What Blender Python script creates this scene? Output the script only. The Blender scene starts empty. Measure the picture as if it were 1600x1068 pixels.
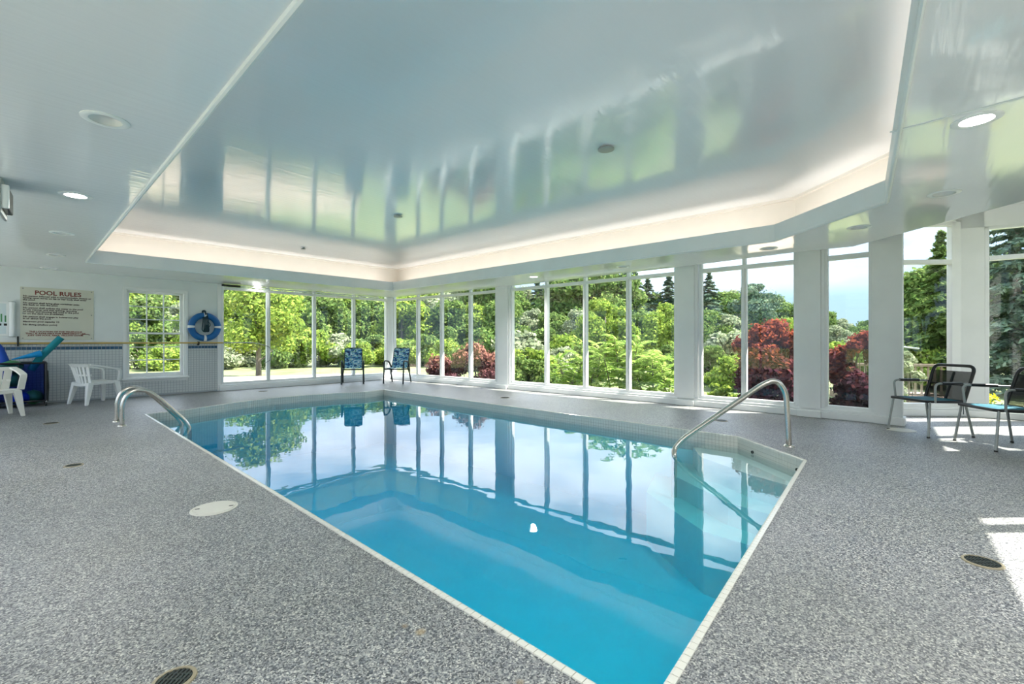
import bpy, math, random
import numpy as np
from mathutils import Vector, Matrix
from mathutils.geometry import tessellate_polygon

random.seed(7)
rng = np.random.default_rng(11)
S = bpy.context.scene
COL = S.collection
F, CAMH, HY = 711.0, 1.2, 533.0

# ------------------------------------------------------------------ camera
cd = bpy.data.cameras.new('camera'); cam = bpy.data.objects.new('camera', cd); COL.objects.link(cam)
cam.location = (0, 0, CAMH); cam.rotation_euler = (math.pi/2, 0, 0)
cd.sensor_width = 36.0; cd.lens = 36.0*F/1600.0; cd.shift_y = -1/1600.0
cd.clip_start = 0.05; cd.clip_end = 600
S.camera = cam
# ------------------------------------------------------------------ view
S.view_settings.view_transform = 'Standard'
S.view_settings.look = 'None'
S.view_settings.gamma = 1.0
S.view_settings.use_curve_mapping = False
S.view_settings.exposure = 1.58
S.cycles.use_denoising = True
S.cycles.max_bounces = 10
S.cycles.diffuse_bounces = 5
S.cycles.glossy_bounces = 5
S.cycles.transparent_max_bounces = 24
S.cycles.sample_clamp_indirect = 6.0
S.cycles.caustics_reflective = False
S.cycles.caustics_refractive = False
# ------------------------------------------------------------------ sky
W = bpy.data.worlds.new('world'); S.world = W; W.use_nodes = True
nt = W.node_tree; nt.nodes.clear()
def N(t, k, **kw):
    n = t.nodes.new(k)
    for a, b in kw.items():
        setattr(n, a, b)
    return n
wo = N(nt, 'ShaderNodeOutputWorld'); bg = N(nt, 'ShaderNodeBackground')
tc = N(nt, 'ShaderNodeTexCoord'); sp = N(nt, 'ShaderNodeSeparateXYZ')
nt.links.new(tc.outputs['Generated'], sp.inputs[0])
ramp = N(nt, 'ShaderNodeValToRGB')
ramp.color_ramp.elements[0].position = 0.0; ramp.color_ramp.elements[0].color = (0.205, 0.29, 0.365, 1)
ramp.color_ramp.elements[1].position = 0.75; ramp.color_ramp.elements[1].color = (0.22, 0.42, 0.78, 1)
e = ramp.color_ramp.elements.new(0.22); e.color = (0.23, 0.37, 0.57, 1)
nt.links.new(sp.outputs['Z'], ramp.inputs[0])
mp = N(nt, 'ShaderNodeMapping'); mp.inputs['Scale'].default_value = (1, 1, 2.6)
nt.links.new(tc.outputs['Generated'], mp.inputs[0])
ns = N(nt, 'ShaderNodeTexNoise'); ns.inputs['Scale'].default_value = 2.3; ns.inputs['Detail'].default_value = 7; ns.inputs['Roughness'].default_value = 0.55
nt.links.new(mp.outputs[0], ns.inputs[0])
cr = N(nt, 'ShaderNodeValToRGB'); cr.color_ramp.elements[0].position = 0.34; cr.color_ramp.elements[1].position = 0.62
nt.links.new(ns.outputs[0], cr.inputs[0])
mx = N(nt, 'ShaderNodeMix', data_type='RGBA'); mx.inputs[7].default_value = (1.35, 1.42, 1.52, 1)
hz = N(nt, 'ShaderNodeMapRange'); hz.inputs[1].default_value = 0.08; hz.inputs[2].default_value = 0.25
nt.links.new(sp.outputs['Z'], hz.inputs[0]); hm = N(nt, 'ShaderNodeMath', operation='MULTIPLY')
nt.links.new(hz.outputs[0], hm.inputs[0]); nt.links.new(cr.outputs[0], hm.inputs[1]); nt.links.new(hm.outputs[0], mx.inputs[0]); nt.links.new(ramp.outputs[0], mx.inputs[6])
nt.links.new(mx.outputs[2], bg.inputs[0]); bg.inputs[1].default_value = 1.05
nt.links.new(bg.outputs[0], wo.inputs[0])
# ------------------------------------------------------------------ sun
sl = bpy.data.lights.new('sun', 'SUN'); sl.energy = 8.0; sl.angle = 0.009; sl.color = (1, 0.95, 0.86)
sun = bpy.data.objects.new('sun', sl); COL.objects.link(sun)
SUN_EL, SUN_AZ = math.radians(51), math.radians(2)      # azimuth from +X
sd = Vector((math.cos(SUN_EL)*math.cos(SUN_AZ), math.cos(SUN_EL)*math.sin(SUN_AZ), math.sin(SUN_EL)))
sun.rotation_euler = sd.to_track_quat('Z', 'Y').to_euler()

# ================================================================== materials
MATS = {}
def mat(name, color, rough=0.5, metal=0.0, spec=0.5, coat=0.0):
    if name in MATS: return MATS[name]
    m = bpy.data.materials.new(name); m.use_nodes = True
    b = m.node_tree.nodes['Principled BSDF']
    b.inputs['Base Color'].default_value = (*color, 1)
    b.inputs['Roughness'].default_value = rough
    b.inputs['Metallic'].default_value = metal
    b.inputs['Specular IOR Level'].default_value = spec
    b.inputs['Coat Weight'].default_value = coat
    # slight procedural tone variation
    t = m.node_tree
    n = N(t, 'ShaderNodeTexNoise'); n.inputs['Scale'].default_value = 3.0; n.inputs['Detail'].default_value = 3
    c = N(t, 'ShaderNodeTexCoord'); t.links.new(c.outputs['Object'], n.inputs[0])
    mr = N(t, 'ShaderNodeMapRange'); mr.inputs[3].default_value = 0.94; mr.inputs[4].default_value = 1.06
    t.links.new(n.outputs[0], mr.inputs[0])
    mm = N(t, 'ShaderNodeMix', data_type='RGBA', blend_type='MULTIPLY'); mm.inputs[0].default_value = 1
    mm.inputs[6].default_value = (*color, 1); t.links.new(mr.outputs[0], mm.inputs[7])
    t.links.new(mm.outputs[2], b.inputs['Base Color'])
    MATS[name] = m
    return m
def emis(name, color, s):
    m = bpy.data.materials.new(name); m.use_nodes = True
    b = m.node_tree.nodes['Principled BSDF']
    b.inputs['Emission Color'].default_value = (*color, 1); b.inputs['Emission Strength'].default_value = s
    b.inputs['Base Color'].default_value = (0.8, 0.8, 0.8, 1)
    return m
white = mat('white_paint', (0.87, 0.88, 0.88), 0.35)
wallw = mat('wall_paint', (0.80, 0.83, 0.83), 0.5)
lipm = mat('soffit_face', (0.79, 0.82, 0.84), 0.35)
covem = mat('cove_cream', (0.80, 0.76, 0.70), 0.45)
steel = mat('brushed_steel', (0.62, 0.58, 0.52), 0.22, 1.0)
alu = mat('grey_metal', (0.33, 0.35, 0.345), 0.4, 0.5)
blackp = mat('black_plastic', (0.012, 0.012, 0.014), 0.35)
darkgreen = mat('dark_frame', (0.012, 0.022, 0.024), 0.35)
rubber = mat('dark_rubber', (0.02, 0.02, 0.02), 0.7)
cream = mat('cream_plastic', (0.80, 0.78, 0.70), 0.38)
creamw = mat('white_plastic', (0.80, 0.81, 0.79), 0.38)
blueband = mat('blue_tile', (0.03, 0.10, 0.20), 0.2)
tilew = mat('white_tile', (0.66, 0.68, 0.68), 0.22)
grout = mat('grout', (0.42, 0.45, 0.48), 0.8)
poolt = mat('pool_tile', (0.68, 0.67, 0.60), 0.22)
poolg = mat('pool_grout', (0.36, 0.34, 0.29), 0.8)
plaster = mat('pool_plaster', (0.36, 0.87, 0.90), 0.6)
stepm = mat('step_plaster', (0.74, 0.76, 0.72), 0.6)
yellow = mat('yellow_pole', (0.62, 0.42, 0.12), 0.4)
teal = mat('teal_foam', (0.0, 0.22, 0.27), 0.7)
bluef = mat('blue_foam', (0.0, 0.28, 0.62), 0.6)
dblue = mat('royal_foam', (0.0, 0.06, 0.42), 0.6)
greenf = mat('green_vinyl', (0.06, 0.26, 0.10), 0.35)
ringb = mat('ring_blue', (0.005, 0.13, 0.40), 0.45)
ropem = mat('dark_rope', (0.01, 0.04, 0.06), 0.8)
signm = mat('sign_board', (0.66, 0.65, 0.55), 0.4)
redink = mat('red_ink', (0.20, 0.03, 0.02), 0.6)
darkink = mat('dark_ink', (0.05, 0.02, 0.02), 0.6)
drainm = mat('drain_dark', (0.02, 0.03, 0.025), 0.5)
brass = mat('drain_ring', (0.30, 0.26, 0.17), 0.5)
skimm = mat('skimmer_lid', (0.62, 0.60, 0.52), 0.5)
cushm = mat('teal_cushion', (0.01, 0.13, 0.19), 0.7)
woodm = mat('deck_wood', (0.20, 0.145, 0.11), 0.7)
bark = mat('bark', (0.13, 0.11, 0.09), 0.9)
lampoff = mat('lamp_lens', (0.35, 0.40, 0.42), 0.3)
pathm = mat('sandstone', (0.42, 0.33, 0.25), 0.8)
yelflow = mat('yellow_petals', (0.75, 0.70, 0.02), 0.7)

def ceil_mat():
    m = bpy.data.materials.new('gloss_ceiling'); m.use_nodes = True; t = m.node_tree
    b = t.nodes['Principled BSDF']
    b.inputs['Base Color'].default_value = (0.86, 0.87, 0.89, 1)
    b.inputs['Roughness'].default_value = 0.07
    b.inputs['IOR'].default_value = 1.6
    c = N(t, 'ShaderNodeTexCoord'); mp = N(t, 'ShaderNodeMapping')
    mp.vector_type = 'TEXTURE'
    mp.inputs['Rotation'].default_value = (0, 0, math.atan2(0.755, 0.655))
    t.links.new(c.outputs['Object'], mp.inputs[0])
    sc = N(t, 'ShaderNodeMapping'); sc.inputs['Scale'].default_value = (0.9, 14.0, 1)
    t.links.new(mp.outputs[0], sc.inputs[0])
    n1 = N(t, 'ShaderNodeTexNoise'); n1.inputs['Scale'].default_value = 1.6; n1.inputs['Detail'].default_value = 4
    t.links.new(sc.outputs[0], n1.inputs[0])
    n2 = N(t, 'ShaderNodeTexNoise'); n2.inputs['Scale'].default_value = 0.9; n2.inputs['Detail'].default_value = 1
    t.links.new(mp.outputs[0], n2.inputs[0])
    b1 = N(t, 'ShaderNodeBump'); b1.inputs['Strength'].default_value = 0.30; b1.inputs['Distance'].default_value = 0.006
    b2 = N(t, 'ShaderNodeBump'); b2.inputs['Strength'].default_value = 0.25; b2.inputs['Distance'].default_value = 0.02
    t.links.new(n1.outputs[0], b1.inputs['Height']); t.links.new(n2.outputs[0], b2.inputs['Height'])
    t.links.new(b2.outputs[0], b1.inputs['Normal']); t.links.new(b1.outputs[0], b.inputs['Normal'])
    return m
ceilm = ceil_mat()

STAINS = [((660-800)/452*1.2, 711/452*1.2, 0.028, (0.42, 0.30, 0.14)), ((636-800)/443*1.2, 711/443*1.2, 0.02, (0.30, 0.22, 0.13)), ((815-800)/530*1.2, 711/530*1.2, 0.02, (0.34, 0.26, 0.15))]
def floor_mat():
    m = bpy.data.materials.new('pebble_deck'); m.use_nodes = True; t = m.node_tree
    b = t.nodes['Principled BSDF']; b.inputs['Roughness'].default_value = 0.44
    b.inputs['Specular IOR Level'].default_value = 0.75
    c = N(t, 'ShaderNodeTexCoord')
    w = N(t, 'ShaderNodeTexNoise'); w.inputs['Scale'].default_value = 70
    t.links.new(c.outputs['Object'], w.inputs[0])
    va = N(t, 'ShaderNodeVectorMath', operation='MULTIPLY_ADD'); va.inputs[1].default_value = (0.012,)*3
    t.links.new(w.outputs[1], va.inputs[0]); t.links.new(c.outputs['Object'], va.inputs[2])
    v = N(t, 'ShaderNodeTexVoronoi'); v.inputs['Scale'].default_value = 165
    t.links.new(va.outputs[0], v.inputs['Vector'])
    sx = N(t, 'ShaderNodeSeparateColor'); t.links.new(v.outputs['Color'], sx.inputs[0])
    r = N(t, 'ShaderNodeValToRGB'); r.color_ramp.interpolation = 'CONSTANT'
    els = [(0.0, (0.055, 0.058, 0.066)), (0.24, (0.12, 0.127, 0.14)), (0.42, (0.235, 0.24, 0.24)), (0.66, (0.34, 0.34, 0.32)), (0.89, (0.56, 0.55, 0.50))]
    r.color_ramp.elements[0].position = 0; r.color_ramp.elements[0].color = (*els[0][1], 1)
    r.color_ramp.elements[1].position = els[1][0]; r.color_ramp.elements[1].color = (*els[1][1], 1)
    for p, cc in els[2:]:
        q = r.color_ramp.elements.new(p); q.color = (*cc, 1)
    t.links.new(sx.outputs[0], r.inputs[0])
    g = N(t, 'ShaderNodeTexNoise'); g.inputs['Scale'].default_value = 0.8; g.inputs['Detail'].default_value = 4
    t.links.new(c.outputs['Object'], g.inputs[0])
    g2 = N(t, 'ShaderNodeValToRGB')
    g2.color_ramp.elements[0].position = 0.35; g2.color_ramp.elements[0].color = (0.86, 0.87, 0.84, 1)
    g2.color_ramp.elements[1].position = 0.65; g2.color_ramp.elements[1].color = (1.05, 1.05, 1.08, 1)
    t.links.new(g.outputs[0], g2.inputs[0])
    mm = N(t, 'ShaderNodeMix', data_type='RGBA', blend_type='MULTIPLY'); mm.inputs[0].default_value = 1
    t.links.new(r.outputs[0], mm.inputs[6]); t.links.new(g2.outputs[0], mm.inputs[7])
    last = mm.outputs[2]
    for (sx_, sy_, sr_, cc) in STAINS:      # small tan stains in the deck
        vd = N(t, 'ShaderNodeVectorMath', operation='DISTANCE'); vd.inputs[1].default_value = (sx_, sy_, 0); t.links.new(va.outputs[0], vd.inputs[0])
        m1 = N(t, 'ShaderNodeMapRange'); m1.inputs[1].default_value = sr_; m1.inputs[2].default_value = sr_*0.4; m1.inputs[4].default_value = 0.6; t.links.new(vd.outputs['Value'], m1.inputs[0])
        mq = N(t, 'ShaderNodeMix', data_type='RGBA'); mq.inputs[7].default_value = (*cc, 1); t.links.new(m1.outputs[0], mq.inputs[0]); t.links.new(last, mq.inputs[6]); last = mq.outputs[2]
    t.links.new(last, b.inputs['Base Color'])
    bp = N(t, 'ShaderNodeBump'); bp.inputs['Strength'].default_value = 0.35; bp.inputs['Distance'].default_value = 0.003; bp.invert = True
    t.links.new(v.outputs['Distance'], bp.inputs['Height']); t.links.new(bp.outputs[0], b.inputs['Normal'])
    return m
floorm = floor_mat()

def glass_mat(name, tint, ior=1.5, rough=0.0, bump=None):
    m = bpy.data.materials.new(name); m.use_nodes = True; t = m.node_tree; t.nodes.clear()
    o = N(t, 'ShaderNodeOutputMaterial'); tr = N(t, 'ShaderNodeBsdfTransparent'); tr.inputs[0].default_value = (*tint, 1)
    gl = N(t, 'ShaderNodeBsdfGlossy'); gl.inputs['Roughness'].default_value = rough
    fr = N(t, 'ShaderNodeFresnel'); fr.inputs[0].default_value = ior
    mx = N(t, 'ShaderNodeMixShader')
    # same Fresnel from both sides (thin sheet)
    ge = N(t, 'ShaderNodeNewGeometry'); ir = N(t, 'ShaderNodeMapRange'); ir.inputs[3].default_value = ior; ir.inputs[4].default_value = 1/ior
    t.links.new(ge.outputs['Backfacing'], ir.inputs[0]); t.links.new(ir.outputs[0], fr.inputs[0])
    t.links.new(fr.outputs[0], mx.inputs[0]); t.links.new(tr.outputs[0], mx.inputs[1]); t.links.new(gl.outputs[0], mx.inputs[2])
    t.links.new(mx.outputs[0], o.inputs[0])
    if bump:
        c = N(t, 'ShaderNodeTexCoord'); n = N(t, 'ShaderNodeTexNoise'); n.inputs['Scale'].default_value = bump[0]; n.inputs['Detail'].default_value = 2.5
        t.links.new(c.outputs['Object'], n.inputs[0])
        b = N(t, 'ShaderNodeBump'); b.inputs['Strength'].default_value = bump[1]; b.inputs['Distance'].default_value = bump[2]
        t.links.new(n.outputs[0], b.inputs['Height'])
        t.links.new(b.outputs[0], gl.inputs['Normal']); t.links.new(b.outputs[0], fr.inputs['Normal'])
    return m, o, t
glassm = glass_mat('window_glass', (0.975, 0.985, 0.98), 1.42)[0]
waterm, wo_, wt = glass_mat('pool_water', (0.98, 0.99, 1.0), 1.52, 0.0, (2.2, 0.25, 0.008))
va = N(wt, 'ShaderNodeVolumeAbsorption'); va.inputs[0].default_value = (0.0, 0.87, 0.958, 1); va.inputs[1].default_value = 1.0
wt.links.new(va.outputs[0], wo_.inputs['Volume'])
meshm = glass_mat('net_mesh', (0.62, 0.68, 0.86), 1.05, 0.4)[0]

def leaf_mat(name, c1, c2, c3=None, trans=0.35, zr=None):
    m = bpy.data.materials.new(name); m.use_nodes = True; t = m.node_tree; t.nodes.clear()
    o = N(t, 'ShaderNodeOutputMaterial'); d = N(t, 'ShaderNodeBsdfDiffuse'); tl = N(t, 'ShaderNodeBsdfTranslucent')
    mx = N(t, 'ShaderNodeMixShader'); mx.inputs[0].default_value = trans
    g = N(t, 'ShaderNodeNewGeometry'); r = N(t, 'ShaderNodeValToRGB')
    r.color_ramp.elements[0].color = (*c1, 1); r.color_ramp.elements[1].color = (*c2, 1)
    if c3:
        q = r.color_ramp.elements.new(0.5); q.color = (*c3, 1)
    src = g.outputs['Random Per Island']
    if zr:      # new growth towards the top of the plant has the second colour
        c = N(t, 'ShaderNodeTexCoord'); sp = N(t, 'ShaderNodeSeparateXYZ'); t.links.new(c.outputs['Object'], sp.inputs[0])
        mr = N(t, 'ShaderNodeMapRange'); mr.inputs[1].default_value = zr[0]; mr.inputs[2].default_value = zr[1]
        t.links.new(sp.outputs[2], mr.inputs[0])
        a = N(t, 'ShaderNodeMath', operation='MULTIPLY_ADD'); a.inputs[1].default_value = 0.45
        h = N(t, 'ShaderNodeMath', operation='MULTIPLY'); h.inputs[1].default_value = 0.6
        t.links.new(mr.outputs[0], h.inputs[0]); t.links.new(src, a.inputs[0]); t.links.new(h.outputs[0], a.inputs[2])
        src = a.outputs[0]
    t.links.new(src, r.inputs[0])
    t.links.new(r.outputs[0], d.inputs[0]); t.links.new(r.outputs[0], tl.inputs[0])
    t.links.new(d.outputs[0], mx.inputs[1]); t.links.new(tl.outputs[0], mx.inputs[2]); t.links.new(mx.outputs[0], o.inputs[0])
    return m
lf_bright = leaf_mat('leaf_bright', (0.121, 0.204, 0.038), (0.316, 0.382, 0.074), (0.202, 0.294, 0.051))
lf_mid = leaf_mat('leaf_mid', (0.068, 0.129, 0.038), (0.212, 0.273, 0.088), (0.121, 0.191, 0.051))
lf_pale = leaf_mat('leaf_pale', (0.166, 0.217, 0.126), (0.376, 0.396, 0.275), (0.257, 0.300, 0.177))
lf_dark = leaf_mat('needle_dark', (0.058, 0.105, 0.076), (0.192, 0.243, 0.172), (0.104, 0.163, 0.105), 0.2)
lf_purple = leaf_mat('leaf_purple', (0.026, 0.010, 0.025), (0.316, 0.084, 0.040), (0.100, 0.037, 0.050), 0.3, (0.5, 1.6))
lf_pink = leaf_mat('leaf_pink', (0.053, 0.016, 0.030), (0.316, 0.158, 0.109), (0.158, 0.069, 0.079), 0.3, (0.3, 1.1))
lf_sumac = leaf_mat('leaf_sumac', (0.175, 0.299, 0.054), (0.478, 0.563, 0.189), (0.304, 0.440, 0.108), 0.4)
def grass_mat():
    m = bpy.data.materials.new('lawn'); m.use_nodes = True; t = m.node_tree
    b = t.nodes['Principled BSDF']; b.inputs['Roughness'].default_value = 0.9
    c = N(t, 'ShaderNodeTexCoord'); n = N(t, 'ShaderNodeTexNoise'); n.inputs['Scale'].default_value = 1.2; n.inputs['Detail'].default_value = 8
    t.links.new(c.outputs['Object'], n.inputs[0]); r = N(t, 'ShaderNodeValToRGB')
    r.color_ramp.elements[0].position = 0.3; r.color_ramp.elements[0].color = (0.07, 0.11, 0.03, 1)
    r.color_ramp.elements[1].position = 0.7; r.color_ramp.elements[1].color = (0.20, 0.22, 0.09, 1)
    t.links.new(n.outputs[0], r.inputs[0]); t.links.new(r.outputs[0], b.inputs['Base Color'])
    return m
grassm = grass_mat()
def sling_mat():
    m = bpy.data.materials.new('palm_print'); m.use_nodes = True; t = m.node_tree
    b = t.nodes['Principled BSDF']; b.inputs['Roughness'].default_value = 0.7
    c = N(t, 'ShaderNodeTexCoord'); mp = N(t, 'ShaderNodeMapping'); mp.inputs['Rotation'].default_value = (0, 0.7, 0); mp.inputs['Scale'].default_value = (5, 5, 11)
    t.links.new(c.outputs['Object'], mp.inputs[0])
    n = N(t, 'ShaderNodeTexNoise'); n.inputs['Scale'].default_value = 1.3; n.inputs['Detail'].default_value = 1.5; n.inputs['Distortion'].default_value = 1.6
    t.links.new(mp.outputs[0], n.inputs[0]); r = N(t, 'ShaderNodeValToRGB'); r.color_ramp.interpolation = 'CONSTANT'
    cols = [(0, (0.008, 0.03, 0.12)), (0.42, (0.03, 0.16, 0.42)), (0.48, (0.12, 0.42, 0.60)), (0.54, (0.62, 0.80, 0.88)), (0.62, (0.06, 0.28, 0.24))]
    r.color_ramp.elements[0].color = (*cols[0][1], 1); r.color_ramp.elements[1].position = cols[1][0]; r.color_ramp.elements[1].color = (*cols[1][1], 1)
    for p, cc in cols[2:]:
        q = r.color_ramp.elements.new(p); q.color = (*cc, 1)
    t.links.new(n.outputs[0], r.inputs[0]); t.links.new(r.outputs[0], b.inputs['Base Color'])
    return m
slingm = sling_mat()

# ================================================================== helpers
def tag(o, label=None, cat=None, group=None, kind=None):
    if label: o['label'] = label
    if cat: o['category'] = cat
    if group: o['group'] = group
    if kind: o['kind'] = kind
    return o
def thing(name, label, cat, loc=(0, 0, 0), rz=0.0, group=None, kind=None):
    o = bpy.data.objects.new(name, None); COL.objects.link(o); o.empty_display_size = 0.1
    o.location = loc; o.rotation_euler = (0, 0, rz)
    return tag(o, label, cat, group, kind)
class MB:
    def __init__(s): s.v = []; s.f = []; s.sm = False
    def add(s, vs, fs):
        n = len(s.v); s.v += [tuple(p) for p in vs]; s.f += [tuple(n+i for i in f) for f in fs]; return s
    def box(s, a, b, M=None):
        x0, y0, z0 = a; x1, y1, z1 = b
        vs = [Vector(p) for p in ((x0,y0,z0),(x1,y0,z0),(x1,y1,z0),(x0,y1,z0),(x0,y0,z1),(x1,y0,z1),(x1,y1,z1),(x0,y1,z1))]
        if M: vs = [M @ p for p in vs]
        return s.add(vs, [(0,3,2,1),(4,5,6,7),(0,1,5,4),(1,2,6,5),(2,3,7,6),(3,0,4,7)])
    def hexa(s, lo, hi):       # lo, hi: 4 points each, same order
        return s.add(list(lo)+list(hi), [(0,3,2,1),(4,5,6,7),(0,1,5,4),(1,2,6,5),(2,3,7,6),(3,0,4,7)])
    def tube(s, pts, r, n=10, cap=True, closed=False):
        pts = [Vector(p) for p in pts]; k = len(pts); rs = r if isinstance(r, (list, tuple)) else [r]*k
        base = len(s.v); up = None
        for i, p in enumerate(pts):
            if closed: d = (pts[(i+1) % k]-pts[i-1])
            else: d = (pts[min(i+1, k-1)]-pts[max(i-1, 0)])
            d.normalize()
            if up is None:
                up = Vector((0, 0, 1)) if abs(d.z) < 0.9 else Vector((1, 0, 0))
            up = (up-d*up.dot(d)).normalized(); q = d.cross(up)
            for j in range(n):
                a = 2*math.pi*j/n; s.v.append(tuple(p+(up*math.cos(a)+q*math.sin(a))*rs[i]))
        for i in range(k if closed else k-1):
            for j in range(n):
                a = base+i*n; b = base+((i+1) % k)*n
                s.f.append((a+j, a+(j+1) % n, b+(j+1) % n, b+j))
        if cap and not closed:
            s.f.append(tuple(base+j for j in range(n))[::-1]); s.f.append(tuple(base+(k-1)*n+j for j in range(n)))
        s.sm = True
        return s
    def lathe(s, prof, c=(0, 0, 0), n=24):      # prof (r,z)
        base = len(s.v)
        for r, z in prof:
            for j in range(n):
                a = 2*math.pi*j/n; s.v.append((c[0]+r*math.cos(a), c[1]+r*math.sin(a), c[2]+z))
        for i in range(len(prof)-1):
            for j in range(n):
                s.f.append((base+i*n+j, base+i*n+(j+1) % n, base+(i+1)*n+(j+1) % n, base+(i+1)*n+j))
        s.sm = True
        return s
    def poly(s, rings, z, flip=False):
        L = [[Vector((p[0], p[1], 0)) for p in r] for r in rings]
        tr = tessellate_polygon(L); flat = [p for r in rings for p in r]
        n = len(s.v); s.v += [(p[0], p[1], z) for p in flat]
        for t in tr:
            a, b, c = [Vector((flat[i][0], flat[i][1], 0)) for i in t]
            up = (b-a).cross(c-a).z > 0
            t = t if up != flip else t[::-1]
            s.f.append(tuple(n+i for i in t))
        return s
    def wallring(s, ring, z0, z1):
        n = len(ring); b = len(s.v)
        s.v += [(p[0], p[1], z0) for p in ring]+[(p[0], p[1], z1) for p in ring]
        for i in range(n):
            j = (i+1) % n; s.f.append((b+i, b+j, b+n+j, b+n+i))
        return s
    def prism(s, ring, z0, z1):
        s.poly([ring], z1); s.poly([ring], z0, True); return s.wallring(ring, z0, z1)
    def build(s, name, m, parent=None, smooth=None, bevel=0, **kw):
        me = bpy.data.meshes.new(name); me.from_pydata(s.v, [], s.f)
        me.materials.append(m)
        sm = s.sm if smooth is None else smooth
        if sm:
            me.polygons.foreach_set('use_smooth', [True]*len(me.polygons))
            try: me.set_sharp_from_angle(angle=math.radians(40))
            except Exception: pass
        me.update()
        o = bpy.data.objects.new(name, me); COL.objects.link(o)
        if parent: o.parent = parent
        if bevel:
            b = o.modifiers.new('bevel', 'BEVEL'); b.width = bevel; b.segments = 2; b.limit_method = 'ANGLE'
        tag(o, **kw)
        return o
def copy_tree(o, parent=None):
    c = o.copy(); COL.objects.link(c)
    if parent: c.parent = parent
    for ch in list(o.children): copy_tree(ch, c)
    return c
def fl(px, py, z=0.0):
    d = F*(CAMH-z)/(py-HY); return ((px-800)/F*d, d)
def ce(px, py, z):
    d = F*(z-CAMH)/(HY-py); return ((px-800)/F*d, d)
class Wall:
    def __init__(s, A, B, side=1):
        s.A = Vector(A); s.B = Vector(B); s.t = (s.B-s.A).normalized(); s.L = (s.B-s.A).length
        s.n = Vector((s.t.y, -s.t.x))*side
    def at(s, px):
        k = (px-800)/F
        # A + t*q, x = k*y
        return (k*s.A.y-s.A.x)/(s.t.x-k*s.t.y)
    def p(s, q, n, z):
        v = s.A+s.t*q+s.n*n; return (v.x, v.y, z)
    def box(s, mb, q0, q1, z0, z1, n0, n1):
        return mb.hexa([s.p(q0,n0,z0), s.p(q1,n0,z0), s.p(q1,n1,z0), s.p(q0,n1,z0)],
                       [s.p(q0,n0,z1), s.p(q1,n0,z1), s.p(q1,n1,z1), s.p(q0,n1,z1)])
    def mat(s, q, n, z):
        m = Matrix(((s.t.x, 0, s.n.x, 0), (s.t.y, 0, s.n.y, 0), (0, 1, 0, 0), (0, 0, 0, 1)))
        m.translation = Vector(s.p(q, n, z)); return m
def offset(poly, d):
    n = len(poly); out = []
    area = sum(poly[i][0]*poly[(i+1) % n][1]-poly[(i+1) % n][0]*poly[i][1] for i in range(n))
    sg = 1 if area > 0 else -1
    for i in range(n):
        a, b, c = Vector(poly[i-1]), Vector(poly[i]), Vector(poly[(i+1) % n])
        d1 = (b-a).normalized(); d2 = (c-b).normalized()
        n1 = Vector((d1.y, -d1.x))*sg; n2 = Vector((d2.y, -d2.x))*sg
        m = (n1+n2); m = m/ max(m.length_squared/2, 0.3)
        out.append((b.x+m.x*d, b.y+m.y*d))
    return out
def arc(c, r, a0, a1, n, ax1, ax2):
    c = Vector(c); ax1 = Vector(ax1); ax2 = Vector(ax2)
    return [c+ax1*r*math.cos(a0+(a1-a0)*i/n)+ax2*r*math.sin(a0+(a1-a0)*i/n) for i in range(n+1)]
def bend(pts, r, n=6):     # round the corners of a polyline
    pts = [Vector(p) for p in pts]; out = [pts[0]]
    for i in range(1, len(pts)-1):
        a, b, c = pts[i-1], pts[i], pts[i+1]; rr = min(r, (a-b).length*0.48, (c-b).length*0.48)
        p0 = b+(a-b).normalized()*rr; p1 = b+(c-b).normalized()*rr
        for k in range(n+1):
            t = k/n; out.append(p0*(1-t)**2+b*2*t*(1-t)+p1*t*t)
    out.append(pts[-1]); return out

# ================================================================== plan
Cn = (-10.30, 7.57)                       # left wall, near end (out of frame)
W0 = (-3.86, 14.60)
L = Wall(Cn, W0, 1)                       # left wall line, room on its right side
W1 = (-0.32, 11.78); W2 = (3.20, 8.72); W3 = (4.72, 7.40); W4 = (5.60, 6.55)
B1 = (6.05, 7.38); B2 = (7.22, 7.34); B3 = (8.05, 6.76)
R0 = (0.33, -2.53)
BK = (-1.2, -1.02)
room = [Cn, W0, W1, W2, W3, W4, B1, B2, B3, R0, BK]
POOL = [(0.43, 1.46), (2.94, 4.586), (2.84, 5.72), (-3.18, 11.30), (-3.50, 10.78), (-4.10, 10.47), (-4.69, 10.04), (-5.10, 9.57), (-5.38, 9.02), (-5.55, 8.5), (-5.72, 7.95), (-6.02, 7.49)]
WZ = -0.137
CZ = 2.6; TZ = 3.25
TRAY = [(-7.45, 7.98), (-3.25, 12.42), (3.63, 6.29), (3.74, 4.56), (0.62, 0.50)]

# ------------------------------------------------------------------ floor
rim = offset(POOL, 0.028)
fo = offset(room, 0.02)
MB().poly([fo, rim], 0.0).wallring(rim, -0.06, 0.0).build('floor', floorm, kind='structure', label='grey pebble-textured pool deck floor')
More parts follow.
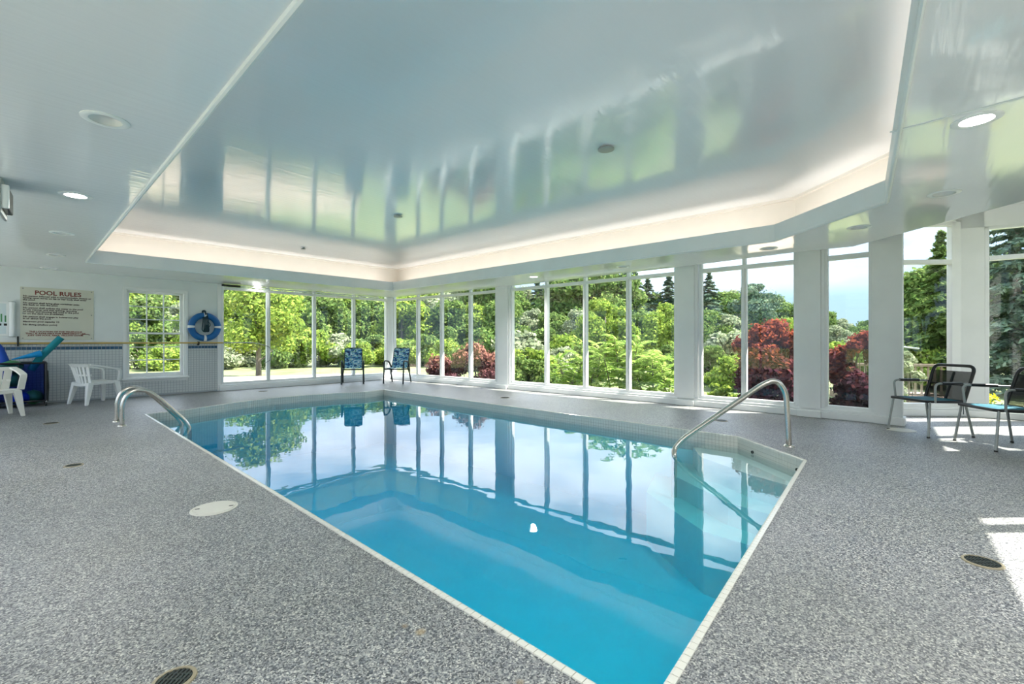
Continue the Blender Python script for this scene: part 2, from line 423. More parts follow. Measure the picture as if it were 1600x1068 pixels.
# ------------------------------------------------------------------ ground outside
gr = offset(room, 0.15)
MB().poly([[(-220, -60), (220, -60), (220, 260), (-220, 260)], gr], -0.32).wallring(gr, -0.32, 0.0).build('ground', grassm, kind='structure', label='grassy garden ground outside the windows')
pl = [fl(345, 598, -0.1), fl(556, 586, -0.1), fl(556, 583.5, -0.1), fl(345, 586, -0.1)]
pl = [(-14.5, 12.2), (pl[0][0], pl[0][1]), (pl[1][0], pl[1][1]), (pl[2][0]-0.2, pl[2][1]+1.0), (pl[3][0], pl[3][1]), (-17.5, 14.5)]
MB().prism(pl, -0.4, -0.16).build('garden_path', pathm, kind='structure', label='pale sandstone path outside the far window wall')
MB().prism([(8.3, 6.9), (0.6, -2.5), (4.0, -6.0), (13.5, 3.5)], -0.36, -0.20).build('bounce_terrace', mat('concrete', (0.62, 0.60, 0.55), 0.8), kind='structure', label='pale concrete paving added to bounce light outside the wall beside the viewpoint')  # unseen paving added to bounce daylight up to the ceiling
MB().prism([(-11.2, 6.6), (-2.2, -1.9), (-5.0, -6.0), (-15.5, 3.5)], -0.36, -0.20).build('bounce_terrace', mat('concrete', (0.62, 0.60, 0.55), 0.8), kind='structure', label='pale concrete paving added to bounce light outside the long wall')  # second unseen slab, added for the same bounce light
MB().prism([(7.5, 17.0), (9.5, 15.5), (14, 22), (10.5, 23)], -0.4, -0.28).build('garden_path', pathm, kind='structure', label='pale gravel path beyond the green plants')

# ------------------------------------------------------------------ ceiling
DL = []   # downlights: x,y, lit, label
def dl(px, py, lit, label, z=CZ): x, y = ce(px, py, z); DL.append((x, y, lit, label))
dl(165, 187, 0, 'large unlit recessed downlight above the deck, nearest along the tray edge')
dl(118, 305, 1, 'lit white recessed downlight second along the left tray edge')
dl(97, 364, 0, 'unlit recessed downlight next beyond the lit one on the left soffit')
dl(87, 398, 0, 'unlit recessed downlight second beyond the lit one on the left soffit')
dl(76, 418.5, 0, 'unlit recessed downlight above the top of the pool rules sign')
dl(258, 437.5, 0, 'ceiling vent built as an unlit downlight above the small sash window')  # a ceiling vent, built with the downlight fixture
dl(403, 446.8, 1, 'small lit downlight above the far wall of windows, leftmost there')
dl(510, 454.5, 0, 'small unlit downlight above the far wall of windows')
dl(834, 432, 1, 'lit downlight above the first tall window past the white pier')
dl(973, 416.5, 0, 'unlit downlight over the panes above the bright green plant')
dl(1201, 388, 0, 'unlit downlight above the window with the red bush')
dl(1342, 355, 0, 'unlit downlight near the outer corner of the ceiling tray')
dl(1475, 302, 0, 'unlit recessed downlight above the black cord chairs')
dl(1526, 187, 1, 'large brightly lit downlight at the right of the ceiling')
DLR = 0.088
def circ(c, r, n=20): return [(c[0]+r*math.cos(2*math.pi*i/n), c[1]+r*math.sin(2*math.pi*i/n)) for i in range(n)]
sofo = [Cn, W0, W1, (3.10, 8.62), (4.46, 7.16), (5.04, 6.72), (5.10, 4.60), (5.12, 3.25), R0, BK]
for x_, y_, l_ in ((1.3, -0.4, 'added fill downlight behind the viewpoint, third from the right end'), (-1.3, 0.95, 'added fill downlight over the near deck, above the viewpoint side'), (2.05, 1.15, 'added fill downlight right of the viewpoint next to the big lit one'), (-0.1, -0.75, 'added fill downlight behind the viewpoint near the back wall')):  # out-of-view downlights added as fill light
    DL.append((x_, y_, 1, l_))
MB().poly([sofo, TRAY]+[circ(d[:2], DLR) for d in DL], CZ, True).wallring(sofo, CZ, CZ+0.12).build('ceiling', ceilm, kind='structure', label='glossy white lower soffit ceiling round the tray')
cov = offset(TRAY, 0.42)
MB().poly([cov], TZ, True).build('ceiling', ceilm, kind='structure', label='glossy white raised tray ceiling over the pool')
roomo = offset(room, 0.18)
tray_in = TRAY; tray_out = offset(TRAY, 0.03)
MB().wallring(TRAY, CZ-0.003, CZ+0.215).poly([tray_out, TRAY], CZ+0.215).wallring(tray_out, CZ+0.12, CZ+0.215).build('trim_1', lipm, kind='structure', label='pale grey vertical face round the ceiling tray')
MB().wallring(cov, CZ+0.1, TZ).poly([cov, tray_out], CZ+0.12).build('trim_2', covem, kind='structure', label='cream lit cove band inside the ceiling tray')
c2 = offset(cov, -0.05)
MB().wallring(c2, TZ-0.035, TZ).poly([cov, c2], TZ-0.035, True).build('trim_3', covem, kind='structure', label='thin cream crown moulding round the raised ceiling')
beadp = [(x, y, CZ-0.004) for x, y in offset(TRAY, 0.012)]
MB().tube(beadp, 0.020, 8, closed=True).build('trim_4', lipm, kind='structure', label='rounded grey bead along the tray edge')
# joint strips on the glossy ceiling
for i, (a, b) in enumerate([(ce(1391, 206, CZ), ce(1600, 151, CZ))]):
    d = Vector(b)-Vector(a); e2 = Vector(a)+d*3.2
    w = Wall(a, e2); mb = MB(); w.box(mb, 0, w.L, CZ-0.004, CZ, -0.012, 0.012)
    mb.build('trim_5', lipm, kind='structure', label='thin joint strip across the right soffit')
# high ceiling of the bay and roof
MB().poly([gr], 3.30, True).wallring(offset(room, 0.35), 3.30, 3.50).poly([offset(room, 0.35)], 3.5).poly([offset(room, 0.35), gr], 3.3, True).build('roof', white, kind='structure', label='flat white roof slab over the pool room')

def eave(A, B, d, k):  # unseen eaves added, depths set to cut the sun patches
    w = Wall(A, B, 1); mb = MB(); w.box(mb, -0.2, w.L+0.2, 3.34, 3.48, -d, -0.36); mb.build('added_eave', white, kind='structure', label='added sun-shading white eave outside ' + k)
eave(Cn, W0, 1.2, 'the far windows'); eave(W0, W1, 1.35, 'the pink bush windows'); eave(W1, W2, 1.35, 'the green plant windows'); eave(W2, W4, 1.35, 'the red bush windows'); eave(B3, R0, 0.62, 'the wall beside the viewpoint')
# cove lamps
cn_ = len(TRAY)
for i in range(cn_):
    a = Vector(offset(TRAY, 0.06)[i]); b = Vector(offset(TRAY, 0.06)[(i+1) % cn_])
    ld = bpy.data.lights.new('cove_lamp', 'AREA'); ld.shape = 'RECTANGLE'; ld.size = (b-a).length-0.1; ld.size_y = 0.08
    ld.energy = 0.60*(b-a).length; ld.spread = math.radians(140); ld.color = (1, 0.93, 0.86)
    lo = bpy.data.objects.new('cove_lamp', ld); COL.objects.link(lo)
    m = (a+b)/2; lo.location = (m.x, m.y, CZ+0.15)
    t = (b-a).normalized(); z = Vector((0, 0, -1)); x = Vector((t.x, t.y, 0)); y = z.cross(x)
    lo.rotation_euler = Matrix((x, y, z)).transposed().to_euler()
    inn_ = Vector((-t.y, t.x, 0)); ctr = Vector((-1.0, 6.0, 0))-Vector((m.x, m.y, 0))
    if inn_.dot(ctr) < 0: inn_ = -inn_
    aim = (-inn_*math.cos(math.radians(48))+Vector((0, 0, 1))*math.sin(math.radians(48))).normalized()
    zz = -aim; yy = zz.cross(x); lo.rotation_euler = Matrix((x, yy, zz)).transposed().to_euler()
# downlights
lens_on = emis('lamp_glow', (1, 0.98, 0.94), 14.0)
for i, (x, y, lit, lab) in enumerate(DL):
    t = thing('downlight', lab, 'ceiling light', (x, y, CZ), 0, 'recessed downlights in the soffit')
    MB().lathe([(DLR-0.004, 0.0), (DLR-0.006, -0.006), (DLR+0.018, -0.010), (DLR+0.034, -0.004), (DLR+0.034, 0.0)], n=28).build('trim_ring', white, t)
    MB().lathe([(DLR-0.001, 0.0), (DLR-0.008, 0.03), (DLR-0.026, 0.075), (0.0005, 0.077)] if not lit else [(DLR-0.001, 0.0), (DLR-0.012, 0.018)], n=24).build('reflector', white, t)
    if lit:
        MB().lathe([(DLR-0.010, 0.016), (0.0005, 0.013)], n=24).build('lens', lens_on, t)
        if y > 11: continue
        ld = bpy.data.lights.new('downlight_lamp', 'SPOT'); ld.energy = 24 if y < 2 else 50; ld.spot_size = math.radians(150); ld.spot_blend = 0.8; ld.shadow_soft_size = 0.06; ld.color = (1, 0.97, 0.92)
        lo = bpy.data.objects.new('downlight_lamp', ld); COL.objects.link(lo); lo.location = (x, y, CZ-0.03)
    else:
        MB().lathe([(0.058, 0.060), (0.050, 0.052), (0.0005, 0.050)], n=24).build('lens', lampoff, t)

# ================================================================== walls and windows
def pane_win(wn, name, label, wall, q0, q1, mull, ztr, ztop, z0=0.17, jamb=0.05, notch=0.0):
    """one glazed bay: frame, mullions, transom, panes"""
    t = thing(name, label, None, kind='structure')
    fr = MB(); D0, D1 = -0.07, 0.03
    wall.box(fr, q0, q0+jamb, z0, ztop, D0, D1); wall.box(fr, q1-jamb, q1, z0, ztop, D0, D1)
    wall.box(fr, q0, q1, ztop-jamb, ztop, D0, D1); wall.box(fr, q0, q1, z0-0.03, z0+0.03, D0, D1)
    fr.build('window_frame', white, t, bevel=0.006)
    if ztr:
        mb = MB(); wall.box(mb, q0+jamb, q1-jamb, ztr-0.035, ztr+0.035, D0+0.01, D1+0.012); mb.build('transom', white, t, bevel=0.006)
    es = [q0+jamb/2]+list(mull)+[q1-jamb/2]
    for m in mull:
        mb = MB(); wall.box(mb, m-0.042, m+0.042, z0, (ztr or ztop)-0.03, D0+0.005, D1+0.006); wall.box(mb, m-0.018, m+0.018, z0, (ztr or ztop)-0.03, D1, D1+0.028)
        mb.build('mullion', white, t, bevel=0.004)
        if ztr:
            mb = MB(); wall.box(mb, m-0.03, m+0.03, ztr, ztop-0.02, D0+0.005, D1); mb.build('mullion', white, t, bevel=0.004)
    for a, b in zip(es[:-1], es[1:]):
        mb = MB(); wall.box(mb, a, b, z0, (ztr or ztop), -0.024, -0.018); mb.build('pane', glassm, t)
        if ztr:
            mb = MB(); wall.box(mb, a, b, ztr, ztop, -0.024, -0.018); mb.build('pane', glassm, t)
    return t
def base_sill(wall, q0, q1, name, label, out=0.11):
    mb = MB(); wall.box(mb, q0, q1, 0, 0.105, -0.10, out); wall.box(mb, q0, q1, 0.105, 0.145, -0.10, out-0.03); 
    return mb.build(name, white, bevel=0.01, kind='structure', label=label)
def pier(wall, q0, q1, name, label, inn=0.06, z1=3.3, out=-0.15):
    mb = MB(); wall.box(mb, q0, q1, 0, z1, out, inn)
    w = 0.05
    wall.box(mb, q0-w, q0, 0.145, z1, -0.05, inn-0.025); wall.box(mb, q1, q1+w, 0.145, z1, -0.05, inn-0.025)
    wall.box(mb, q0-0.01, q1+0.01, 0, 0.10, out, inn+0.07)
    return mb.build(name, white, bevel=0.006, kind='structure', label=label)
# ---- left wall (solid part with sash opening)
qE = L.at(341.5); qW0, qW1 = L.at(197), L.at(289)
zW0, zW1 = 0.40, 2.32
mb = MB()
L.box(mb, -0.2, qW0, 0, 3.3, -0.22, 0); L.box(mb, qW1, qE, 0, 3.3, -0.22, 0)
L.box(mb, qW0, qW1, 0, zW0, -0.22, 0); L.box(mb, qW0, qW1, zW1, 3.3, -0.22, 0)
wl = mb.build('wall_left', wallw, kind='structure', label='white wall with the tiled lower part')
# tiles
gt = MB(); tw = MB(); tb = MB()
def tiles(mb, q0, q1, z0, z1, pitch, rows, th=0.012):
    n = max(1, round((q1-q0)/pitch)); pq = (q1-q0)/n; hz = (z1-z0)/rows
    for i in range(n):
        for j in range(rows):
            a, b = q0+i*pq+0.0025, q0+(i+1)*pq-0.0025; c, d = z0+j*hz+0.0025, z0+(j+1)*hz-0.0025
            P = [L.p(a, 0.006, c), L.p(b, 0.006, c), L.p(b, 0.006, d), L.p(a, 0.006, d), L.p(a+.002, th, c+.002), L.p(b-.002, th, c+.002), L.p(b-.002, th, d-.002), L.p(a+.002, th, d-.002)]
            mb.add(P, [(4,5,6,7), (0,1,5,4), (1,2,6,5), (2,3,7,6), (3,0,4,7)])
for a, b in ((0.05, qW0-0.06), (qW1+0.06, qE-0.03)):
    L.box(gt, a, b, 0, 1.185, 0, 0.008)
    tiles(tw, a, b, 0.03, 1.03, 0.055, 19); tiles(tw, a, b, 1.10, 1.182, 0.055, 1 if 0 else 2)
    tiles(tb, a, b, 1.035, 1.095, 0.067, 1)
L.box(gt, qW0-0.06, qW1+0.06, 0, zW0-0.07, 0, 0.008); tiles(tw, qW0-0.06, qW1+0.06, 0.03, zW0-0.08, 0.055, 5)
gt.build('grout_bed', grout, wl)
tag(tw.build('wall_tile', tilew, wl), kind='stuff'); tag(tb.build('blue_tile', blueband, wl), kind='stuff', label='dark blue tile row')
mb = MB(); L.box(mb, 0.05, qE, 0, 0.03, 0, 0.016); mb.build('baseboard_left', grout, kind='structure', label='thin tile kerb at the foot of the white wall')
# edge post at the end of the tiled wall
mb = MB(); L.box(mb, qE-0.03, qE+0.05, 0, 3.3, -0.2, 0.035); mb.build('trim_6', white, kind='structure', label='narrow white post where the tiled wall meets the windows')
# ---- sash window
t1 = thing('window_1', 'white sash window with small panes in the tiled wall', None, kind='structure')
mb = MB(); c = 0.055
L.box(mb, qW0-c, qW0, zW0-c, zW1+c, 0, 0.03); L.box(mb, qW1, qW1+c, zW0-c, zW1+c, 0, 0.03); L.box(mb, qW0-c, qW1+c, zW1, zW1+c, 0, 0.032)
mb.build('casing', white, t1, bevel=0.004)
mb = MB(); L.box(mb, qW0-c-0.02, qW1+c+0.02, zW0-0.04, zW0, -0.02, 0.06); L.box(mb, qW0-c, qW1+c, zW0-0.09, zW0-0.04, 0, 0.02); mb.build('window_sill', white, t1, bevel=0.006)
mb = MB()
L.box(mb, qW0, qW0+0.02, zW0, zW1, -0.2, 0); L.box(mb, qW1-0.02, qW1, zW0, zW1, -0.2, 0); L.box(mb, qW0, qW1, zW1-0.02, zW1, -0.2, 0); L.box(mb, qW0, qW1, zW0, zW0+0.02, -0.2, 0)
mb.build('reveal', white, t1)
zm = (zW0+zW1)/2+0.02
for k, (a, b, nn) in enumerate(((zm-0.02, zW1-0.02, -0.155), (zW0+0.02, zm+0.02, -0.13))):
    sf = 0.05; q0, q1 = qW0+0.02, qW1-0.02
    mb = MB(); L.box(mb, q0, q0+sf, a, b, nn-0.02, nn+0.02); L.box(mb, q1-sf, q1, a, b, nn-0.02, nn+0.02)
    L.box(mb, q0, q1, b-sf*0.8, b, nn-0.02, nn+0.02); L.box(mb, q0, q1, a, a+sf*(1.6 if k else .8), nn-0.02, nn+0.02)
    sash = mb.build('sash', white, t1, bevel=0.003)
    i0, i1, j0, j1 = q0+sf, q1-sf, a+sf*(1.6 if k else .8), b-sf*0.8
    for i in (1, 2):
        mb = MB(); x = i0+(i1-i0)*i/3; L.box(mb, x-0.011, x+0.011, j0, j1, nn-0.012, nn+0.012); mb.build('muntin', white, sash)
        mb = MB(); z = j0+(j1-j0)*i/3; L.box(mb, i0, i1, z-0.011, z+0.011, nn-0.011, nn+0.011); mb.build('muntin', white, sash)
    for i in range(3):
        for j in range(3):
            mb = MB(); L.box(mb, i0+(i1-i0)*i/3, i0+(i1-i0)*(i+1)/3, j0+(j1-j0)*j/3, j0+(j1-j0)*(j+1)/3, nn-0.003, nn+0.003); mb.build('pane', glassm, sash)
# ---- far window wall
q1 = L.at(345.5); q2 = L.at(604)
pane_win(L, 'window_2', 'wide window of four tall panes behind the patterned chairs', L, q1, L.L-0.16, [L.at(419), L.at(491), L.at(552.5)], 2.50, 3.1)
mb = MB(); L.box(mb, q1-0.1, L.L, 3.1, 3.3, -0.12, 0.02); mb.build('trim_7', white, kind='structure', label='white header over the far windows')
base_sill(L, q1-0.06, L.L, 'baseboard_far', 'white stepped sill base under the far windows')
mb = MB(); ct = L.L
L.box(mb, ct-0.18, ct+0.1, 0, 3.3, -0.15, 0.04)
mb.build('trim_8', white, bevel=0.006, kind='structure', label='white corner post between the two window walls')
RA = Wall(W0, W1, 1); RB = Wall(W1, W2, 1); RC = Wall(W2, W3, 1); RD = Wall(W3, W4, 1)
for w in (RA, RB, RC, RD):
    pass
pane_win(RA, 'window_3', 'four narrow tall panes with the pink bush outside', RA, 0.10, RA.at(777), [RA.at(653), RA.at(690), RA.at(735)], 2.50, 3.1)
pane_win(RB, 'window_4', 'four tall panes in front of the bright green plant', RB, RB.at(799), RB.at(1058), [RB.at(854), RB.at(914.5), RB.at(982)], 2.50, 3.1)
pane_win(RC, 'window_5', 'two tall panes with the red-leaved bush outside', RC, RC.at(1093), RC.at(1246), [RC.at(1163)], 2.50, 3.1)
pane_win(RD, 'window_6', 'single tall pane between two white piers', RD, RD.at(1288), RD.at(1364), [], 2.50, 3.1)
pier(RB, RB.at(781), RB.at(797), 'trim_9', 'white pier beside the pink bush window', 0.10)
pier(RC, RC.at(1061), RC.at(1087), 'trim_10', 'white pier beside the green plant window', 0.08)
pier(RD, RD.at(1250), RD.at(1284), 'trim_11', 'broad white pier left of the single pane', 0.08)
mb = MB(); RD.box(mb, RD.at(1363), RD.L+0.02, 0, 3.3, -0.15, 0.06)
RD.box(mb, RD.at(1366), RD.L+0.05, 0, 0.11, -0.15, 0.13)
mb.build('trim_12', white, bevel=0.006, kind='structure', label='broad white end pier beside the cord chairs')
RE = Wall(W4, B1, 1)
mb = MB(); RE.box(mb, -0.02, RE.L+0.05, 0, 3.3, -0.1, 0.02); mb.build('wall_return', white, kind='structure', label='white return side of the end pier')
for w, a, b, nm, lb in ((RA, 0, RA.L, 'baseboard_1', 'white stepped sill base below the pink bush windows'), (RB, 0, RB.L, 'baseboard_2', 'white stepped sill base below the green plant windows'),
                    (RC, 0, RC.L, 'baseboard_3', 'white stepped sill base below the red bush windows'), (RD, 0, RD.at(1372), 'baseboard_4', 'white stepped sill base below the single pane')):
    base_sill(w, a, b, nm, lb)
for k, w in enumerate((RA, RB, RC, RD)):
    mb = MB(); w.box(mb, 0, w.L, 3.08, 3.3, -0.12, 0.02); mb.build('trim_%d' % (13+k), white, kind='structure', label='white header above window bay')
# bay
E1 = Wall(B1, B2, 1); E2 = Wall(B2, B3, 1)
pane_win(E1, 'window_7', 'tall pane with transom behind the cord chairs', E1, 0.0, E1.at(1491), [], 2.48, 3.12, 0.17, 0.06)
pane_win(E2, 'window_8', 'tall pane with transom at the right edge', E2, E2.at(1538), E2.L-0.05, [], 2.50, 3.0, 0.17, 0.05)
mb = MB(); E1.box(mb, E1.at(1490), E1.L+0.05, 0.0, 3.3, -0.1, 0.03); E2.box(mb, -0.03, E2.at(1538), 0, 3.3, -0.1, 0.03)
mb.build('trim_17', white, bevel=0.006, kind='structure', label='white corner post between the two bay panes')
base_sill(E1, 0, E1.L+0.03, 'baseboard_5', 'white sill base of the bay behind the cord chairs', 0.08)
base_sill(E2, 0, E2.L, 'baseboard_6', 'white sill base at the right edge', 0.08)
mb = MB(); E1.box(mb, 0, E1.L, 3.12, 3.3, -0.1, 0.03); E2.box(mb, 0, E2.L, 3.0, 3.3, -0.1, 0.03); mb.build('trim_18', white, kind='structure', label='white header over the bay panes')
# right wall: windows continue out of frame
RW = Wall(B3, R0, 1)
base_sill(RW, 0, RW.L, 'baseboard_7', 'white sill base of the wall beside the viewpoint', 0.08)
nb = 5; bw = RW.L/nb
bays = [(0.25, 2.3), (4.55, 6.9), (7.3, 9.6), (10.0, 11.8)]
mb = MB(); RW.box(mb, 2.3, 4.55, 0, 3.3, -0.15, 0.04); mb.build('wall_right', wallw, kind='structure', label='solid white section added to shade the deck, in the wall beside the viewpoint')  # unseen solid stretch put in to keep sun off the deck
for i, (a, b) in enumerate(bays):
    pane_win(RW, 'window_%d' % (9+i), 'tall window of the wall beside the viewpoint', RW, a, b, [a+0.35 if i == 1 else (a+b)/2], 2.5, 3.0)
    mb = MB(); RW.box(mb, (0, 6.9, 9.6, 11.8)[i], (0.25, 7.3, 10.0, RW.L)[i], 0, 3.3, -0.15, 0.06); mb.build('trim_%d' % (20+i), white, kind='structure', label='white pier of the wall beside the viewpoint')
mb = MB(); RW.box(mb, 0, RW.L, 3.0, 3.3, -0.12, 0.03); mb.build('trim_30', white, kind='structure', label='white header of the wall beside the viewpoint')
WB1 = Wall(R0, BK, 1); WB2 = Wall(BK, Cn, 1)
mb = MB(); WB1.box(mb, 0, WB1.L, 0, 3.3, -0.2, 0); mb.build('wall_back', wallw, kind='structure', label='white wall behind the viewpoint')
mb = MB(); WB2.box(mb, 0, 0.5, 0, 3.3, -0.2, 0); WB2.box(mb, 0, WB2.L, 2.75, 3.3, -0.2, 0)
nw = 5; bw2 = (WB2.L-0.5)/nw  # unseen windows added to this wall to bring in daylight
for i in range(nw):
    WB2.box(mb, 0.5+(i+1)*bw2-0.45, 0.5+(i+1)*bw2, 0, 2.75, -0.2, 0)
    pane_win(WB2, 'window_%d' % (15+i), 'tall window added for daylight in the long wall left of the viewpoint', WB2, 0.5+i*bw2, 0.5+(i+1)*bw2-0.45, [0.5+i*bw2+(bw2-0.45)/2], 2.3, 2.75)
WB2.box(mb, 0, WB2.L, 0, 0.15, -0.2, 0)
mb.build('wall_near', wallw, kind='structure', label='long white wall left of the viewpoint')

# ================================================================== pool
pool = thing('swimming_pool', 'indoor swimming pool with cut corner, steps and pale tiled rim', 'pool')
U = Vector((-0.733, 0.68)); V = Vector((0.68, 0.733))
def uv(u, v): p = U*u+V*v; return (p.x, p.y)
ZS = -1.30
bs = MB().poly([POOL], ZS)
bs.wallring(POOL, ZS, 0.0)
bs.build('basin', plaster, pool)
for k, (d, z) in enumerate(((0, -0.21), (0.33, -0.45), (0.66, -0.68))):
    st = [(2.84, 5.72), (2.94, 4.586), (2.76-0.5*d, 4.36-0.62*d), (2.52-0.95*d, 4.80-0.45*d), (2.30-0.95*d, 5.55+0.2*d), (2.42-0.6*d, 6.10+0.56*d)]
    ins = offset(st, -0.003)
    MB().prism(ins, ZS, z).build('step', stepm, pool, bevel=0.01)
# tile band
tp = 0.045
def perim(poly, d):
    out = []; n = len(poly)
    for i in range(n):
        a = Vector(poly[i]); b = Vector(poly[(i+1) % n]); ln = (b-a).length; t = (b-a)/ln; k = max(1, round(ln/d))
        for j in range(k): out.append((a+t*(ln*(j+0.5)/k), t, ln/k))
    return out
area = sum(POOL[i][0]*POOL[(i+1) % len(POOL)][1]-POOL[(i+1) % len(POOL)][0]*POOL[i][1] for i in range(len(POOL)))
sg = 1 if area > 0 else -1
band = MB()
for c, t, ln in perim(POOL, tp):
    inn = Vector((-t.y, t.x))*sg; hl = ln/2-0.0015
    for r in range(5):
        z1 = -0.032-r*tp; z0 = z1-tp+0.003
        for s_ in (0,):
            a = c-t*hl; b = c+t*hl
            q = [(a.x, a.y), (b.x, b.y)]; q2 = [(a.x+inn.x*.006, a.y+inn.y*.006), (b.x+inn.x*.006, b.y+inn.y*.006)]
            band.add([(*q2[0], z0), (*q2[1], z0), (*q2[1], z1), (*q2[0], z1), (*q[0], z0), (*q[1], z0), (*q[1], z1), (*q[0], z1)],
                     [(0,1,2,3), (0,4,5,1), (1,5,6,2), (3,2,6,7), (0,3,7,4)])
tag(band.build('tile_band', poolt, pool), kind='stuff', label='pale small tile band at the waterline')
MB().wallring(offset(POOL, -0.0015), -0.26, 0.0).build('band_grout', poolg, pool)
# rim tiles
def rimtile_mesh(ln):
    m = MB(); hl = ln/2-0.0018; w = 0.029
    # profile (y towards pool = +, z)
    pr = [(-w, -0.02), (-w, 0.006), (-0.004, 0.007), (0.005, 0.003), (0.008, -0.006), (0.008, -0.030), (0, -0.030)]
    n = len(pr)
    m.v = [(-hl, y, z) for y, z in pr]+[(hl, y, z) for y, z in pr]
    m.f = [(i, (i+1) % n, n+(i+1) % n, n+i) for i in range(n)]+[tuple(range(n))[::-1], tuple(range(n, 2*n))]
    return m
rt = perim(POOL, tp); rt.sort(key=lambda r: r[0].length)
proto = rimtile_mesh(tp).build('rim_tile', poolt, pool)
rest = MB()
for k, (c, t, ln) in enumerate(rt):
    inn = Vector((-t.y, t.x))*sg
    M = Matrix(((t.x*ln/tp, inn.x, 0, c.x), (t.y*ln/tp, inn.y, 0, c.y), (0, 0, 1, 0), (0, 0, 0, 1)))
    if k < 290:
        o = proto if k == 0 else proto.copy()
        if k: COL.objects.link(o)
        o.matrix_local = M
    else:
        q = rimtile_mesh(tp); rest.add([M @ Vector(v) for v in q.v], q.f)
tag(rest.build('rim_tiles_far', poolt, pool), kind='stuff'); 
MB().wallring(offset(POOL, 0.002), -0.05, -0.001).poly([rim, POOL], 0.0005).build('rim_bed', poolg, pool)
# wall fittings
for (px, py) in ((1176, 708), (1243, 736)):
    x, y = fl(px, py, -0.13)
    o = MB().lathe([(0.018, 0.012), (0.018, 0), (0.008, -0.004), (0.0005, -0.004)], n=14).build('inlet', drainm, pool)
    w = Wall(POOL[1], POOL[2]); q = (Vector((x, y))-w.A).dot(w.t); q = min(max(q, 0.06), w.L-0.06)
    c = w.A+w.t*q; nn = Vector((-w.t.y, w.t.x))*sg
    o.matrix_local = Matrix.Translation((c.x+nn.x*0.008, c.y+nn.y*0.008, -0.115)) @ Vector((nn.x, nn.y, 0)).to_track_quat('Z', 'Y').to_matrix().to_4x4()
# water
wr = offset(POOL, -0.0062)
MB().prism(wr, -1.9, WZ).build('pool_water', waterm, kind='stuff', label='clear blue water filling the swimming pool', cat='water')

# ================================================================== floor fittings
def drain(px, py, r, label, off=(0, 0)):
    x, y = fl(px, py); t = thing('floor_drain', label, 'drain', (x, y, 0), 0, 'round drains in the deck')
    MB().lathe([(r+0.014, 0.0), (r+0.012, 0.005), (r, 0.006), (r, 0.001)], n=24).build('drain_ring', brass, t)
    MB().lathe([(r, 0.0015), (0.0005, 0.0015)], n=24).build('drain_cup', rubber, t)
    g = MB()
    for k in range(-3, 4):
        xx = k*r*0.27; hh = math.sqrt(max(r*r-xx*xx, 0))*0.96; g.box((xx-0.004, -hh, 0.0018), (xx+0.004, hh, 0.005))
    for k in (-1, 0, 1):
        yy = k*r*0.5; hh = math.sqrt(max(r*r-yy*yy, 0))*0.96; g.box((-hh, yy-0.003, 0.0018), (hh, yy+0.003, 0.0046))
    g.build('grate', drainm, t)
drain(272, 1062, 0.055, 'large dark floor drain at the bottom edge of the picture')
drain(115, 727, 0.060, 'dark floor drain on the open deck left of the pool')
drain(80, 661, 0.075, 'dark slot-like floor drain near the white plastic chairs')
drain(1535, 878, 0.072, 'dark floor drain beside the streak of sunlight')
drain(1127, 657, 0.08, 'small floor drain in front of the red bush windows')
drain(789, 621, 0.09, 'small floor drain in front of the white pier')
drain(411, 611, 0.09, 'small floor drain between the curved pool end and far windows')
x, y = fl(335, 794)
t = thing('skimmer_cover', 'round cream skimmer lid set in the pebble deck', 'lid', (x, y, 0))
MB().lathe([(0.148, 0), (0.146, 0.006), (0.132, 0.007), (0.131, 0.004), (0.128, 0.004), (0.127, 0.008), (0.0005, 0.009)], n=40).build('cover_plate', skimm, t)
for s_ in (-1, 1):
    MB().box((s_*0.105-0.014, -0.006, 0.0085), (s_*0.105+0.014, 0.006, 0.0098)).build('finger_slot', rubber, t)
t.rotation_euler = (0, 0, 0.35)
x, y = fl(1408, 671.5)  # pale disc built in place of a small sun patch
t = thing('skimmer_cover', 'round cream disc standing in for a sun patch at the end pier foot', 'lid', (x, y, 0)); MB().lathe([(0.16, 0), (0.158, 0.005), (0.14, 0.007), (0.0005, 0.008)], (0, 0, 0), 36).build('cover_plate', skimm, t)

# ------------------------------------------------------------------ pool ladder rails (left)
f1 = Vector((*fl(190.5, 665), 0)); f2 = Vector((*fl(179.5, 658), 0))
w1 = Vector((*fl(283, 671, WZ), WZ)); w2 = Vector((*fl(268.5, 664, WZ), WZ))
inw = Vector((0.68, 0.733, 0))
lad = thing('pool_ladder', 'pair of curved steel grab rails at the left end of the pool', 'pool ladder')
for f in (f1, f1+Vector((-0.733, 0.68, 0))*0.50):
    f = Vector(f)
    pts = [f, f+Vector((0, 0, 0.30)), f+inw*0.05+Vector((0, 0, 0.44)), f+inw*0.17+Vector((0, 0, 0.505)), f+inw*0.30+Vector((0, 0, 0.47)), f+inw*0.42+Vector((0, 0, 0.36)), f+inw*0.74+Vector((0, 0, -0.02)), f+inw*0.80+Vector((0, 0, -0.13)), f+inw*0.80+Vector((0, 0, -0.85))]
    MB().tube(bend(pts, 0.09, 5), 0.029, 14).build('rail', steel, lad)
    MB().lathe([(0.031, 0.022), (0.047, 0.016), (0.056, 0.002), (0.056, 0)], (f.x, f.y, 0), 24).build('flange', steel, lad)
for z in (-0.35, -0.62):
    a = f1+inw*0.80; b = a+Vector((-0.733, 0.68, 0))*0.5
    w = Wall((a.x, a.y), (b.x, b.y)); m = MB(); w.box(m, 0, w.L, z-0.012, z+0.012, -0.05, 0.05); m.build('tread', stepm, lad)
